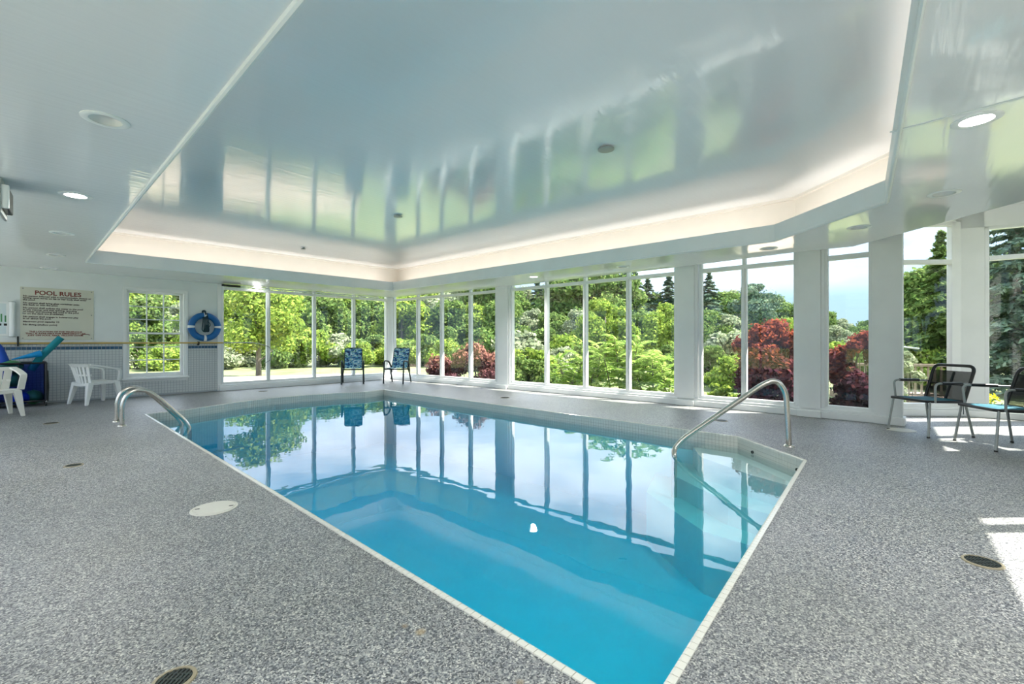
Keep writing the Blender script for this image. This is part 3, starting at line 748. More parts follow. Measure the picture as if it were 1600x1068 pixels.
# ------------------------------------------------------------------ handrail (right)
hr = thing('handrail', 'bent steel handrail going down into the water over the corner steps', 'handrail')
ft = Vector((*fl(1233, 697), 0))
e_ = Vector((*fl(1053.5, 709.5, WZ), WZ)); tw_ = Vector((ft.x-0.0, ft.y, 0))
def onray(px, py, Y): return Vector(((px-800)/F*Y, Y, CAMH-(py-HY)/F*Y))
pts = [ft, onray(1231, 660, 5.2), onray(1228, 612, 5.21), onray(1213, 592, 5.23), onray(1190, 601, 5.25), onray(1066, 686, 5.45), onray(1053, 702, 5.47), e_, e_+Vector((0, 0, -0.5))]
MB().tube(bend(pts, 0.16, 6), 0.030, 16).build('rail', steel, hr)
MB().lathe([(0.032, 0.024), (0.048, 0.018), (0.060, 0.003), (0.060, 0)], tuple(ft), 24).build('flange', steel, hr)

# ================================================================== things on the left wall
def wl_point(px, py, n=0.0):
    q = L.at(px); Y = L.p(q, 0, 0)[1]; return q, CAMH-(py-HY)/F*Y
# sign
qa, za = wl_point(31.5, 447.5); _, zb = wl_point(31.5, 530.5); qb, _ = wl_point(146.5, 500)
sg_ = thing('pool_rules_sign', 'cream board sign headed POOL RULES in red lettering', 'sign')
m = MB(); L.box(m, qa, qb, zb, za, 0.001, 0.014); m.build('board', signm, sg_, bevel=0.002)
for q in (qa+0.035, qb-0.035):
    for z in (zb+0.03, (za+zb)/2, za-0.03):
        o = MB().lathe([(0.011, 0), (0.009, 0.004), (0.0005, 0.005)], n=10).build('screw', alu, sg_); o.matrix_local = L.mat(q, 0.014, z)
def text(body, size, q, z, m, parent, align='LEFT', wscale=1.0, spacing=1.0, bold=0.0, name='lettering', wall=L, nn=0.0155):
    c = bpy.data.curves.new(name, 'FONT'); c.body = body; c.size = size; c.align_x = align; c.align_y = 'TOP'; c.space_line = spacing
    c.offset = bold; c.extrude = 0.0004; c.resolution_u = 3
    c.materials.append(m)
    o = bpy.data.objects.new(name, c); COL.objects.link(o); o.parent = parent
    M = wall.mat(q, nn, z)
    me = bpy.data.meshes.new_from_object(o, depsgraph=bpy.context.evaluated_depsgraph_get()); bpy.data.objects.remove(o)
    o = bpy.data.objects.new(name, me); COL.objects.link(o); o.parent = parent
    o.matrix_local = M @ Matrix.Diagonal((wscale, 1, 1, 1)); return o
qm = (qa+qb)/2; Hs = za-zb; Ws = qb-qa
text('POOL RULES', 0.115, qm, za-0.045, redink, sg_, 'CENTER', 1.0, 1, 0.003)
lines = ["No person infected with a communicable disease or\nhaving open sores on his or her body shall enter\nthe pool.",
         "No person shall bring glass container onto\nthe deck or into the pool.",
         "No person shall pollute the water in the pool\nin any manner and that spitting, spouting\nof water and blowing the nose in the pool\nor on the deck are prohibited.",
         "No person shall engage in boisterous play\nin or about the pool.",
         "Maximum pool capacity 10", "No diving (shallow point)"]
zc = za-0.15; lh = 0.0365
for ln_ in lines:
    nl = ln_.count('\n')+1
    text(ln_, 0.040, qa+0.035, zc, darkink, sg_, 'LEFT', 1.13, 0.92, 0.0014)
    zc -= nl*lh+0.022
text("THE LOCATION OF THE TELEPHONE\nTHAT IS AVAILABLE FOR EMERGENCY USE\nJUST OFF POOL AREA, YELLOW DOOR", 0.037, qm-0.03, zb+0.175, redink, sg_, 'CENTER', 1.2, 0.98, 0.0015)
m = MB(); z0 = zb+0.10
m.tube([L.p(qb-0.20, 0.017, z0-0.01), L.p(qb-0.15, 0.017, z0+0.012), L.p(qb-0.10, 0.017, z0+0.012), L.p(qb-0.06, 0.017, z0)], 0.006, 6)
m.build('arrow', redink, sg_)
# notice holder at far left
q0_, z_ = wl_point(0, 471); q1_, _ = wl_point(13.5, 500); _, zl = wl_point(5, 524.5)
nh = thing('notice_panel', 'white framed notice panel with small pictures at the left edge', 'notice')
m = MB(); L.box(m, q0_-0.25, q1_, zl, z_, 0.001, 0.02); m.build('backing_board', white, nh, bevel=0.003)
m = MB(); L.box(m, q0_-0.22, q1_-0.03, zl+0.04, z_-0.03, 0.0205, 0.0215); m.build('paper_sheet', mat('paper', (0.70, 0.78, 0.80), 0.5), nh)
m = MB()
for a in (0.03, 0.10): L.box(m, q1_-a-0.03, q1_-a+0.01, zl+0.19, zl+0.23, 0.022, 0.023)
m.build('printed_picture', rubber, nh)
m = MB()
for a, b in ((0.03, 0.02), (0.08, 0.05), (0.13, 0.03)): L.box(m, q1_-a-0.02, q1_-a, zl+0.26, zl+0.36+b, 0.022, 0.023)
m.build('printed_picture', greenf, nh)
qt, _ = wl_point(19, 500)
tt = thing('paper_roll', 'white upright rolled screen tube beside the pool rules sign', 'roll')
MB().tube([L.p(qt, 0.05, zl-0.01), L.p(qt, 0.05, z_+0.0)], 0.043, 18).build('tube_body', white, tt)
MB().tube([L.p(qt, 0.05, zl-0.018), L.p(qt, 0.05, zl-0.01)], 0.047, 18).build('end_cap', alu, tt)
MB().tube([L.p(qt, 0.05, z_), L.p(qt, 0.05, z_+0.008)], 0.047, 18).build('end_cap', alu, tt)
# long yellow pole on hooks
zp = 1.165
po = thing('hook_pole', 'long yellow rescue pole held on the wall with a loop at its end', 'pole')
qe = L.at(392)
MB().tube([L.p(0.15, 0.07, zp), L.p(L.at(347), 0.07, zp)], 0.017, 12).build('pole_shaft', yellow, po)
MB().tube([L.p(L.at(346), 0.07, zp), L.p(qe, 0.07, zp)], 0.014, 12).build('pole_shaft', alu, po, label='grey metal end of the pole')
lp = [L.p(qe, 0.07, zp), L.p(qe+0.12, 0.07, zp-0.02), L.p(qe+0.42, 0.07, zp-0.10), L.p(qe+0.52, 0.07, zp-0.28), L.p(qe+0.44, 0.07, zp-0.46), L.p(qe+0.30, 0.07, zp-0.52)]
MB().tube(bend(lp, 0.15, 5), 0.009, 8).build('hook_loop', alu, po)
for px in (28, 309):
    q = L.at(px); m = MB(); L.box(m, q-0.012, q+0.012, zp-0.06, zp+(0.13 if px < 100 else 0.03), 0.008, 0.03); L.box(m, q-0.012, q+0.012, zp-0.05, zp-0.02, 0.02, 0.10); L.box(m, q-0.012, q+0.012, zp-0.05, zp+0.03, 0.088, 0.10)
    m.build('hook', rubber, po)
# black-gripped white pole on the transom
wp = thing('telescopic_pole', 'white pole with black grip lying along the far window transom', 'pole')
qa_, qb_ = L.at(345.5), L.at(374)
zt_ = 2.565
MB().tube([L.p(qa_, 0.06, zt_), L.p(qb_, 0.06, zt_)], 0.026, 12).build('grip', blackp, wp)
MB().tube([L.p(qb_, 0.06, zt_), L.p(L.at(590), 0.06, zt_)], 0.017, 12).build('pole_shaft', white, wp)
for px in (400, 560):
    q = L.at(px); m = MB(); L.box(m, q-0.012, q+0.012, zt_-0.06, zt_-0.015, 0.03, 0.08); m.build('bracket', white, wp)
# life ring
lq, lz = wl_point(318.5, 510.5)
lr = thing('life_ring', 'blue life ring with white bands hung beside the sash window', 'life ring')
lr.matrix_local = L.mat(lq, 0.075, lz)
Rr, rr_ = 0.268, 0.070
def torus_part(a0, a1, n, R, r, sc=1.0):
    m = MB(); pts = [(R*math.cos(a0+(a1-a0)*i/n), R*math.sin(a0+(a1-a0)*i/n), 0) for i in range(n+1)]
    return m.tube(pts, r, 16, cap=False)
ring = torus_part(0, 2*math.pi, 64, Rr, rr_); ring.build('ring_body', ringb, lr)
for k in range(4):
    a = k*math.pi/2; torus_part(a-0.095, a+0.095, 5, Rr, rr_+0.004).build('ring_band', white, lr)
rp = MB()
for k in range(5):
    x = (k-2)*0.016; rp.tube(bend([(x, Rr+0.05, 0.02+0.01*k), (x*1.6, 0.15, 0.085), (x*2.2, -0.08-0.02*(k % 2), 0.07), (x*1.2+0.02, -0.13, 0.07), (x+0.03, 0.05, 0.08)], 0.05, 3), 0.011, 7)
rp.tube(bend([(0.02, 0.12, 0.08), (0.09, 0.10, 0.06), (0.10, 0.02, 0.06), (0.04, -0.02, 0.07)], 0.04, 4), 0.007, 6)
rp.build('rope', ropem, lr)
MB().tube(bend([(0, Rr+0.10, -0.07), (0, Rr+0.10, 0.05), (0, Rr+0.02, 0.09)], 0.03, 4), 0.016, 8).build('hook', ropem, lr)
MB().lathe([(0.045, -0.073), (0.045, -0.06), (0.0005, -0.06)], (0, Rr+0.09, 0), 14).build('hook_plate', ropem, lr)

# ceiling unit at the far left
x, y = ce(8, 302, CZ)
cu = thing('emergency_light', 'black and clear ceiling-hung emergency light at the left edge', 'ceiling light', (-4.50, 4.02, CZ), math.radians(-47))
MB().box((-0.20, -0.010, -0.30), (0.20, 0.010, 0.0)).build('backplate', alu, cu, bevel=0.003)
MB().box((-0.17, -0.05, -0.25), (0.155, 0.05, -0.06)).build('housing', blackp, cu, bevel=0.01)
MB().box((0.155, -0.055, -0.255), (0.19, 0.055, -0.055)).build('rim', white, cu, bevel=0.008)
# small ceiling discs on the tray
for (px, py, r, lb) in ((947, 232, 0.085, 'flat white ceiling disc in the middle of the tray'), (622, 337.5, 0.07, 'small ceiling disc towards the far tray corner'), (474, 388, 0.05, 'tiny ceiling disc near the far cove')):
    x, y = ce(px, py, TZ-0.01)
    t = thing('ceiling_disc', lb, 'ceiling fixture', (x, y, TZ), 0, 'discs on the raised ceiling')
    MB().lathe([(r*0.55, 0), (r*0.55, -0.018), (0.0005, -0.018)], n=20).build('neck', lampoff, t)
    MB().lathe([(0.0005, -0.018), (r, -0.018), (r, -0.024), (r*0.8, -0.028), (0.0005, -0.028)], n=28).build('cap_disc', alu, t)

# ================================================================== furniture
def cord_chair(name, label, loc, rz):
    t = thing(name, label, 'chair', loc, rz, 'black cord chairs by the end pier')
    for s_ in (-1, 1):
        for ya, yb in ((-0.30, -0.25), (0.29, 0.21)):
            MB().tube([(s_*0.285, ya, 0.012), (s_*0.255, yb, 0.44)], 0.0135, 10).build('leg', alu, t)
            MB().tube([(s_*0.286, ya, 0.0), (s_*0.285, ya, 0.016)], 0.017, 10).build('foot_cap', rubber, t)
        ar = bend([(s_*0.275, -0.20, 0.43), (s_*0.29, -0.215, 0.675), (s_*0.285, 0.27, 0.665)], 0.06, 6)
        MB().tube(ar, 0.0125, 10).build('arm', alu, t)
        MB().tube([(s_*0.289, -0.13, 0.676), (s_*0.286, 0.14, 0.671)], 0.019, 10).build('arm_grip', blackp, t)
    sf = bend([(-0.26, -0.27, 0.445), (0.26, -0.27, 0.445), (0.25, 0.22, 0.435), (-0.25, 0.22, 0.435), (-0.26, -0.27, 0.445)], 0.05, 4)
    MB().tube(sf, 0.017, 10).build('seat_frame', blackp, t)
    b0, b1 = Vector((0, 0.20, 0.43)), Vector((0, 0.345, 0.885))
    MB().tube(bend([(-0.255, 0.20, 0.43), (-0.26, 0.345, 0.885), (0.26, 0.345, 0.885), (0.255, 0.20, 0.43)], 0.085, 7), 0.0195, 12).build('back_frame', blackp, t)
    cs = MB()
    for k in range(52):
        f = 0.04+0.80*k/51
        if 0.455 < f < 0.485: continue
        p = b0.lerp(b1, f)
        bow = 0.012*math.sin(k*1.7)
        cs.tube([(-0.243, p.y, p.z), (-0.12, p.y+0.018+bow*0.2, p.z-0.003), (0, p.y+0.022, p.z-0.003), (0.12, p.y+0.018, p.z-0.003), (0.243, p.y, p.z)], 0.0034, 5, cap=False)
    cs.build('back_cords', blackp, t)
    MB().tube([(0, 0.225, 0.45), (0, 0.345, 0.80)], 0.016, 8).build('back_spine', blackp, t)
    p = b0.lerp(b1, 0.47); MB().tube([(-0.25, p.y, p.z), (0, p.y+0.02, p.z), (0.25, p.y, p.z)], 0.010, 8).build('back_crossbar', blackp, t)
    cs = MB()
    for k in range(44):
        y = -0.255+0.465*k/43; cs.tube([(-0.25, y, 0.45), (0, y, 0.432), (0.25, y, 0.45)], 0.0036, 5, cap=False)
    cs.build('seat_cords', blackp, t)
    # thin quilted seat pad
    pad = MB(); nx, ny = 12, 12
    for lay, zz in ((0, 0.444), (1, 0.466)):
        for i in range(nx+1):
            for j in range(ny+1):
                x = -0.235+0.47*i/nx; y = -0.22+0.40*j/ny
                ed = min(i, nx-i, j, ny-j)/2; z = zz-(0.014*max(0, 1-ed) if lay else 0)+(0.003*math.sin(i*1.9)*math.sin(j*1.6) if lay else 0)
                pad.v.append((x, y, z))
    M_ = (nx+1)*(ny+1)
    for lay in (0, 1):
        for i in range(nx):
            for j in range(ny):
                a = lay*M_+i*(ny+1)+j; q = (a, a+ny+1, a+ny+2, a+1); pad.f.append(q if lay else q[::-1])
    for i in range(nx):
        for j in (0, ny):
            a = i*(ny+1)+j; b = a+ny+1; q = (a, b, b+M_, a+M_); pad.f.append(q if j == 0 else q[::-1])
    for j in range(ny):
        for i in (0, nx):
            a = i*(ny+1)+j; b = a+1; q = (a, b, b+M_, a+M_); pad.f.append(q[::-1] if i == 0 else q)
    pad.sm = True
    pad.build('seat_pad', cushm, t, label='dark teal tie-on seat pad')
    for s_ in (-1, 1):
        MB().tube(bend([(s_*0.22, 0.19, 0.45), (s_*0.235, 0.215, 0.40), (s_*0.23, 0.22, 0.28)], 0.03, 3), 0.004, 6).build('pad_tie', ropem, t)
    return t
cord_chair('cord_chair', 'black cord armchair with teal pad, whole, nearest the end pier', (5.455, 5.95, 0), math.radians(-90+3))
cord_chair('cord_chair', 'black cord armchair cut off by the right edge of the picture', (5.60, 5.17, 0), math.radians(-90-10))

def sling_chair(label, loc, rz):
    t = thing('patio_chair', label, 'chair', loc, rz, 'palm-print patio chairs at the far windows')
    for s_ in (-1, 1):
        x = s_*0.29
        m = MB(); m.tube(bend([(x, -0.29, 0), (x, -0.25, 0.40), (x, -0.24, 0.60)], 0.1, 3), [0.022]*9 if 0 else 0.023, 8); m.build('leg', darkgreen, t)
        m = MB(); m.tube(bend([(x, 0.34, 0), (x*0.98, 0.22, 0.30), (x*0.9, 0.16, 0.42)], 0.1, 3), 0.021, 8); m.build('leg', darkgreen, t)
        m = MB(); m.tube(bend([(x, -0.24, 0.59), (x, -0.20, 0.645), (x, 0.08, 0.62), (x*0.95, 0.24, 0.44), (x*0.95, 0.25, 0.30)], 0.08, 4), 0.022, 8); m.build('arm', darkgreen, t)
        m = MB(); m.tube([(s_*0.245, -0.27, 0.42), (s_*0.245, 0.20, 0.40)], 0.016, 8); m.build('seat_rail', darkgreen, t)
    MB().tube([(-0.29, -0.255, 0.41), (0.29, -0.255, 0.41)], 0.018, 8).build('front_rail', darkgreen, t)
    MB().tube([(-0.26, 0.19, 0.385), (0.26, 0.19, 0.385)], 0.014, 8).build('rear_rail', darkgreen, t)
    MB().tube(bend([(-0.245, 0.19, 0.40), (-0.235, 0.40, 1.0), (0.235, 0.40, 1.0), (0.245, 0.19, 0.40)], 0.06, 5), 0.015, 8).build('back_frame', darkgreen, t)
    m = MB(); n = 10
    def sheet(fn, th, name):
        m = MB(); nx, ny = 8, 14
        for lay in (0, 1):
            for i in range(nx+1):
                for j in range(ny+1):
                    p = fn(i/nx*2-1, j/ny); p = Vector(p)+Vector((0, th*lay, 0.3*th*lay)); m.v.append(tuple(p))
        M_ = (nx+1)*(ny+1)
        for lay in (0, 1):
            for i in range(nx):
                for j in range(ny):
                    a = lay*M_+i*(ny+1)+j; m.f.append((a, a+1, a+ny+2, a+ny+1) if lay else (a, a+ny+1, a+ny+2, a+1))
        for i in range(nx):
            for j in (0, ny):
                a = i*(ny+1)+j; m.f.append((a, a+ny+1, a+ny+1+M_, a+M_))
        for j in range(ny):
            for i in (0, nx):
                a = i*(ny+1)+j; m.f.append((a, a+1, a+1+M_, a+M_))
        m.sm = True; return m.build(name, slingm, t)
    sheet(lambda u, v: (u*(0.232-0.008*v), 0.19+0.205*v+0.02*(1-u*u)-0.012, 0.425+0.57*v), 0.022, 'back_cushion')
    sheet(lambda u, v: (u*0.235, -0.26+0.44*v, 0.445-0.02*v-0.012*(1-u*u)), 0.02, 'seat_cushion')
    return t
sling_chair('palm-print patio chair facing forward, left of the corner post', (-4.55, 13.02, 0), math.radians(17))
sling_chair('palm-print patio chair standing in front of the corner post', (-3.32, 13.16, 0), math.radians(-8))

def plastic_chair(label, loc, rz, m_):
    t = thing('plastic_chair', label, 'chair', loc, rz, 'white plastic garden chairs by the tiled wall')
    # legs: tapered angle sections
    for s_ in (-1, 1):
        for k, (yf, yt) in enumerate(((-0.27, -0.22), (0.28, 0.20))):
            xb, xt = s_*0.285, s_*0.225
            m = MB(); wb, wt_ = 0.024, 0.048
            m.hexa([(xb-wb, yf-wb, 0), (xb+wb, yf-wb, 0), (xb+wb, yf+wb, 0), (xb-wb, yf+wb, 0)],
                   [(xt-wt_, yt-wt_, 0.42), (xt+wt_, yt-wt_, 0.42), (xt+wt_, yt+wt_, 0.42), (xt-wt_, yt+wt_, 0.42)])
            m.build('leg', m_, t, bevel=0.010)
    m = MB(); nx, ny = 10, 10
    for lay in (0, 1):
        for i in range(nx+1):
            for j in range(ny+1):
                u, v = i/nx*2-1, j/ny*2-1; x = u*0.265*(1-0.05*v*v); y = v*0.26*(1-0.04*u*u)
                z = 0.425+0.02*u*u-0.012*(v+1)-(0.035 if abs(u) == 1 or abs(v) == 1 else 0)*(1-lay)-(0.018*(1-lay)); m.v.append((x, y, z))
    M_ = (nx+1)*(ny+1)
    for lay in (0, 1):
        for i in range(nx):
            for j in range(ny):
                a = lay*M_+i*(ny+1)+j; q = (a, a+ny+1, a+ny+2, a+1); m.f.append(q if lay else q[::-1])
    for i in range(nx):
        for j in (0, ny):
            a = i*(ny+1)+j; m.f.append((a, a+ny+1, a+ny+1+M_, a+M_))
    for j in range(ny):
        for i in (0, nx):
            a = i*(ny+1)+j; m.f.append((a, a+1, a+1+M_, a+M_))
    m.sm = True; m.build('seat', m_, t)
    # curved back: top rail flaring out, bottom rail, slats
    def bp(a, z):          # a in -1..1 across the back
        f = (z-0.42)/0.36; w = 0.235+0.075*f; return Vector((w*a, 0.235+0.075*f-0.07*a*a, z))
    top = [bp(-1+2*i/12, 0.765) for i in range(13)]
    mm = MB()
    for i in range(12):
        p, q = top[i], top[i+1]; o = Vector((0, 0.05, 0.0))
        mm.hexa([p+Vector((0, -0.008, -0.05)), q+Vector((0, -0.008, -0.05)), q+Vector((0, 0.008, -0.05)), p+Vector((0, 0.008, -0.05))],
                [p+Vector((0, -0.010, 0.012)), q+Vector((0, -0.010, 0.012)), q+o+Vector((0, 0, 0.008)), p+o+Vector((0, 0, 0.008))])
    mm.build('top_rail', m_, t)
    for k in range(7):
        a = -0.84+k*0.28; mm = MB(); hw = 0.045 if k in (0, 6) else 0.028
        for z0, z1 in ((0.40, 0.52), (0.52, 0.64), (0.64, 0.73)):
            pa, pb = bp(a, z0), bp(a, z1)
            mm.hexa([pa+Vector((-hw, -0.005, 0)), pa+Vector((hw, -0.005, 0)), pa+Vector((hw, 0.006, 0)), pa+Vector((-hw, 0.006, 0))],
                    [pb+Vector((-hw, -0.005, 0)), pb+Vector((hw, -0.005, 0)), pb+Vector((hw, 0.006, 0)), pb+Vector((-hw, 0.006, 0))])
        mm.build('back_slat', m_, t)
    mm = MB()
    for i in range(12):
        p, q = bp(-1+2*i/12, 0.56), bp(-1+2*(i+1)/12, 0.56)
        mm.hexa([p+Vector((0, -0.006, -0.018)), q+Vector((0, -0.006, -0.018)), q+Vector((0, 0.007, -0.018)), p+Vector((0, 0.007, -0.018))],
                [p+Vector((0, -0.006, 0.018)), q+Vector((0, -0.006, 0.018)), q+Vector((0, 0.007, 0.018)), p+Vector((0, 0.007, 0.018))])
    mm.build('back_crossbar', m_, t)
    for s_ in (-1, 1):
        mm = MB()
        path = [Vector((s_*0.300, 0.235, 0.762)), Vector((s_*0.315, 0.05, 0.72)), Vector((s_*0.312, -0.14, 0.675)), Vector((s_*0.30, -0.24, 0.655)), Vector((s_*0.285, -0.262, 0.60)), Vector((s_*0.262, -0.25, 0.43))]
        path = bend(path, 0.06, 4)
        for i in range(len(path)-1):
            p, q = path[i], path[i+1]; d = (q-p).normalized(); up = d.cross(Vector((s_, 0, 0))); 
            if up.length < .1: up = Vector((0, 1, 0))
            up.normalize(); hw = 0.040
            X = Vector((hw, 0, 0)); Z = up*0.014
            mm.hexa([p-X-Z, q-X-Z, q+X-Z, p+X-Z], [p-X+Z, q-X+Z, q+X+Z, p+X+Z])
        mm.build('arm', m_, t)
    return t
plastic_chair('white plastic armchair seen from behind, between storage bin and sash window', (-8.10, 8.85, 0), math.atan2(0.36, -0.93), creamw)
plastic_chair('cream plastic armchair cut off by the left edge, before the storage bin', (-8.22, 7.18, 0), math.radians(62), cream)

# ------------------------------------------------------------------ storage bin with floats
bq1 = L.at(70); bq0 = bq1-1.15
bn = thing('storage_bin', 'dark mesh storage bin on castors against the tiled wall', 'storage bin')
n0, n1, zb0, zb1 = 0.10, 0.58, 0.10, 0.80
corners = [(bq0, n0), (bq1, n0), (bq1, n1), (bq0, n1)]
fm = MB()
for (q, nn) in corners: fm.tube([L.p(q, nn, zb0), L.p(q, nn, zb1)], 0.018, 8)
fm.build('post_frame', blackp, bn)
fm = MB()
for z in (zb0, zb1):
    for i in range(4):
        a, b = corners[i], corners[(i+1) % 4]; fm.tube([L.p(a[0], a[1], z), L.p(b[0], b[1], z)], 0.017, 8)
fm.tube([L.p(bq1-0.35, n1, zb0), L.p(bq1-0.35, n1, zb1)], 0.006, 6)
fm.build('rail_frame', blackp, bn)
for i in range(4):
    a, b = corners[i], corners[(i+1) % 4]
    m = MB().hexa([L.p(a[0], a[1]-0.002, zb0), L.p(b[0], b[1]-0.002, zb0), L.p(b[0], b[1]+0.002, zb0), L.p(a[0]+0.002, a[1]+0.002, zb0)],
                  [L.p(a[0], a[1]-0.002, zb1), L.p(b[0], b[1]-0.002, zb1), L.p(b[0], b[1]+0.002, zb1), L.p(a[0]+0.002, a[1]+0.002, zb1)])
    m.build('mesh_panel', meshm, bn)
m = MB(); L.box(m, bq0, bq1, zb0-0.01, zb0+0.005, n0, n1); m.build('bin_floor', blackp, bn)
m = MB()
for k in range(7):
    q = bq1+0.012; x = n0+0.06+k*0.065; m.tube([L.p(q, x, zb0+0.55-0.03*(k % 2)), L.p(q+0.01, x+0.02, 0.35), L.p(q, x-0.01, zb0-0.02)], 0.020-0.008*(k % 2), 6)
m.build('side_strap', blackp, bn)
for (q, nn) in corners:
    c = Vector(L.p(q, nn, 0.037)); ax = Vector((L.t.x, L.t.y, 0))
    o = MB().lathe([(0.0005, -0.014), (0.036, -0.014), (0.037, 0.0), (0.036, 0.014), (0.0005, 0.014)], n=18).build('castor', rubber, bn)
    o.matrix_local = Matrix.Translation(c) @ ax.to_track_quat('Z', 'Y').to_matrix().to_4x4()
    MB().tube([L.p(q, nn, 0.06), L.p(q, nn, 0.10)], 0.012, 8).build('castor_stem', white, bn)
def noodle(name, label, pts, r, m_, parts=True, groove=False):
    t = thing(name, label, 'pool float', group='foam floats in the storage bin')
    d = MB(); d.tube(pts, r, 18, cap=False); d.build('foam_body', m_, t)
    for e0, e1 in ((pts[0], pts[1]), (pts[-1], pts[-2])):
        ax = (Vector(e0)-Vector(e1)).normalized(); o = MB().lathe([(r, 0), (r*0.3, 0.003), (r*0.28, -0.02), (0.0005, -0.02)], n=18).build('foam_end', m_, t)
        o.matrix_local = Matrix.Translation(Vector(e0)) @ ax.to_track_quat('Z', 'Y').to_matrix().to_4x4()
    return t
def wp3(px, py, n):      # point at depth n in front of the left wall
    A = L.p(0, n, 0); w = Wall((A[0], A[1]), (A[0]+L.t.x, A[1]+L.t.y)); q = w.at(px); P = w.A+w.t*q
    return Vector((P.x, P.y, CAMH-(py-HY)/F*P.y))
noodle('pool_noodle', 'teal foam pool noodle sticking up out of the storage bin', [wp3(48, 578, 0.36), wp3(64, 557, 0.35), wp3(95.5, 527, 0.34)], 0.058, teal)
noodle('pool_noodle', 'bright blue ridged foam float lying across the storage bin', [wp3(22, 563, 0.50), wp3(45, 558, 0.47), wp3(66, 556, 0.42)], [0.012, 0.045, 0.062], bluef) if 0 else None
t = thing('foam_float', 'bright blue ribbed foam wedge lying across the bin top', 'pool float', group='foam floats in the storage bin')
P = [wp3(18, 561.5, 0.50), wp3(64, 552, 0.42)]
m = MB(); nseg = 14
for k in range(nseg):
    a = P[0].lerp(P[1], k/nseg); b = P[0].lerp(P[1], (k+0.86)/nseg); r0 = 0.008+0.055*k/nseg; r1 = 0.008+0.055*(k+1)/nseg
    m.tube([a, b], [r0, r1], 12)
m.build('foam_rib', bluef, t)
m = MB(); m.tube([P[0], P[1]], [0.006, 0.055], 12); m.build('foam_core', bluef, t)
noodle('pool_noodle', 'royal blue foam noodle leaning out of the bin at the left edge', [wp3(-14, 532, 0.40), wp3(-2, 545, 0.40), wp3(6, 562, 0.42), wp3(12, 590, 0.42)], 0.065, dblue)
def ball(name, label, c, rad, m_):
    t = thing(name, label, 'pool float', tuple(c), 0.3, 'vinyl floats inside the storage bin'); m = MB(); prof = [(max(0.0005, rad[0]*math.sin(math.pi*i/14)), -rad[1]*math.cos(math.pi*i/14)) for i in range(15)]
    m.lathe(prof, n=24); m.build('float_body', m_, t)
    MB().lathe([(0.012, rad[1]-0.003), (0.012, rad[1]+0.008), (0.0005, rad[1]+0.010)], n=10).build('valve', m_, t)
ball('vinyl_float', 'round green vinyl float low in the bin near its corner', wp3(52, 620, 0.34), (0.14, 0.13), greenf)
ball('vinyl_float', 'green vinyl float at the top of the bin', wp3(16, 572, 0.40), (0.17, 0.11), greenf)
ball('vinyl_float', 'dark green vinyl float in the middle of the bin', wp3(22, 592, 0.30), (0.17, 0.14), greenf)
ball('vinyl_float', 'blue vinyl float behind the cream chair', wp3(30, 622, 0.38), (0.16, 0.12), dblue)

# ================================================================== plants outside
def quads_obj(name, m_, parent, P, Nn, size, aspect, jitter=0.6, shape=0, down=0.0):
    """many small leaves: P centres, Nn outward directions"""
    n = len(P)
    nn = Nn+rng.normal(0, jitter, (n, 3)); nn /= np.linalg.norm(nn, axis=1)[:, None]+1e-9
    r = rng.normal(0, 1, (n, 3)); r[:, 2] -= down
    a = r-(r*nn).sum(1)[:, None]*nn; a /= np.linalg.norm(a, axis=1)[:, None]+1e-9
    b = np.cross(nn, a); s = size*rng.uniform(0.7, 1.35, n)[:, None]
    v = np.empty((n, 4, 3)); v[:, 0] = P-a*s*0.5; v[:, 1] = P+b*s*aspect*0.5+nn*s*0.06; v[:, 2] = P+a*s*0.5; v[:, 3] = P-b*s*aspect*0.5+nn*s*0.06
    me = bpy.data.meshes.new(name); me.vertices.add(4*n); me.vertices.foreach_set('co', v.ravel())
    me.loops.add(4*n); me.loops.foreach_set('vertex_index', np.arange(4*n, dtype=np.int32))
    me.polygons.add(n); me.polygons.foreach_set('loop_start', np.arange(0, 4*n, 4, dtype=np.int32))
    me.update(calc_edges=True); me.materials.append(m_)
    o = bpy.data.objects.new(name, me); COL.objects.link(o); o.parent = parent
    return o
def blobs_points(blobs, n, inner=0.55):
    w = np.array([b[3]*b[3] for b in blobs]); w = w/w.sum(); idx = rng.choice(len(blobs), n, p=w)
    B = np.array([[b[0], b[1], b[2]] for b in blobs])[idx]; Rr = np.array([b[3] for b in blobs])[idx]
    Z = np.array([b[4] if len(b) > 4 else b[3]*0.8 for b in blobs])[idx]
    d = rng.normal(0, 1, (n, 3)); d /= np.linalg.norm(d, axis=1)[:, None]
    rr = inner+(1-inner)*rng.uniform(0, 1, n)**0.5
    rr *= 1+0.17*rng.normal(0, 1, n)
    P = B+d*np.stack([Rr, Rr, Z], 1)*rr[:, None]; return P, d
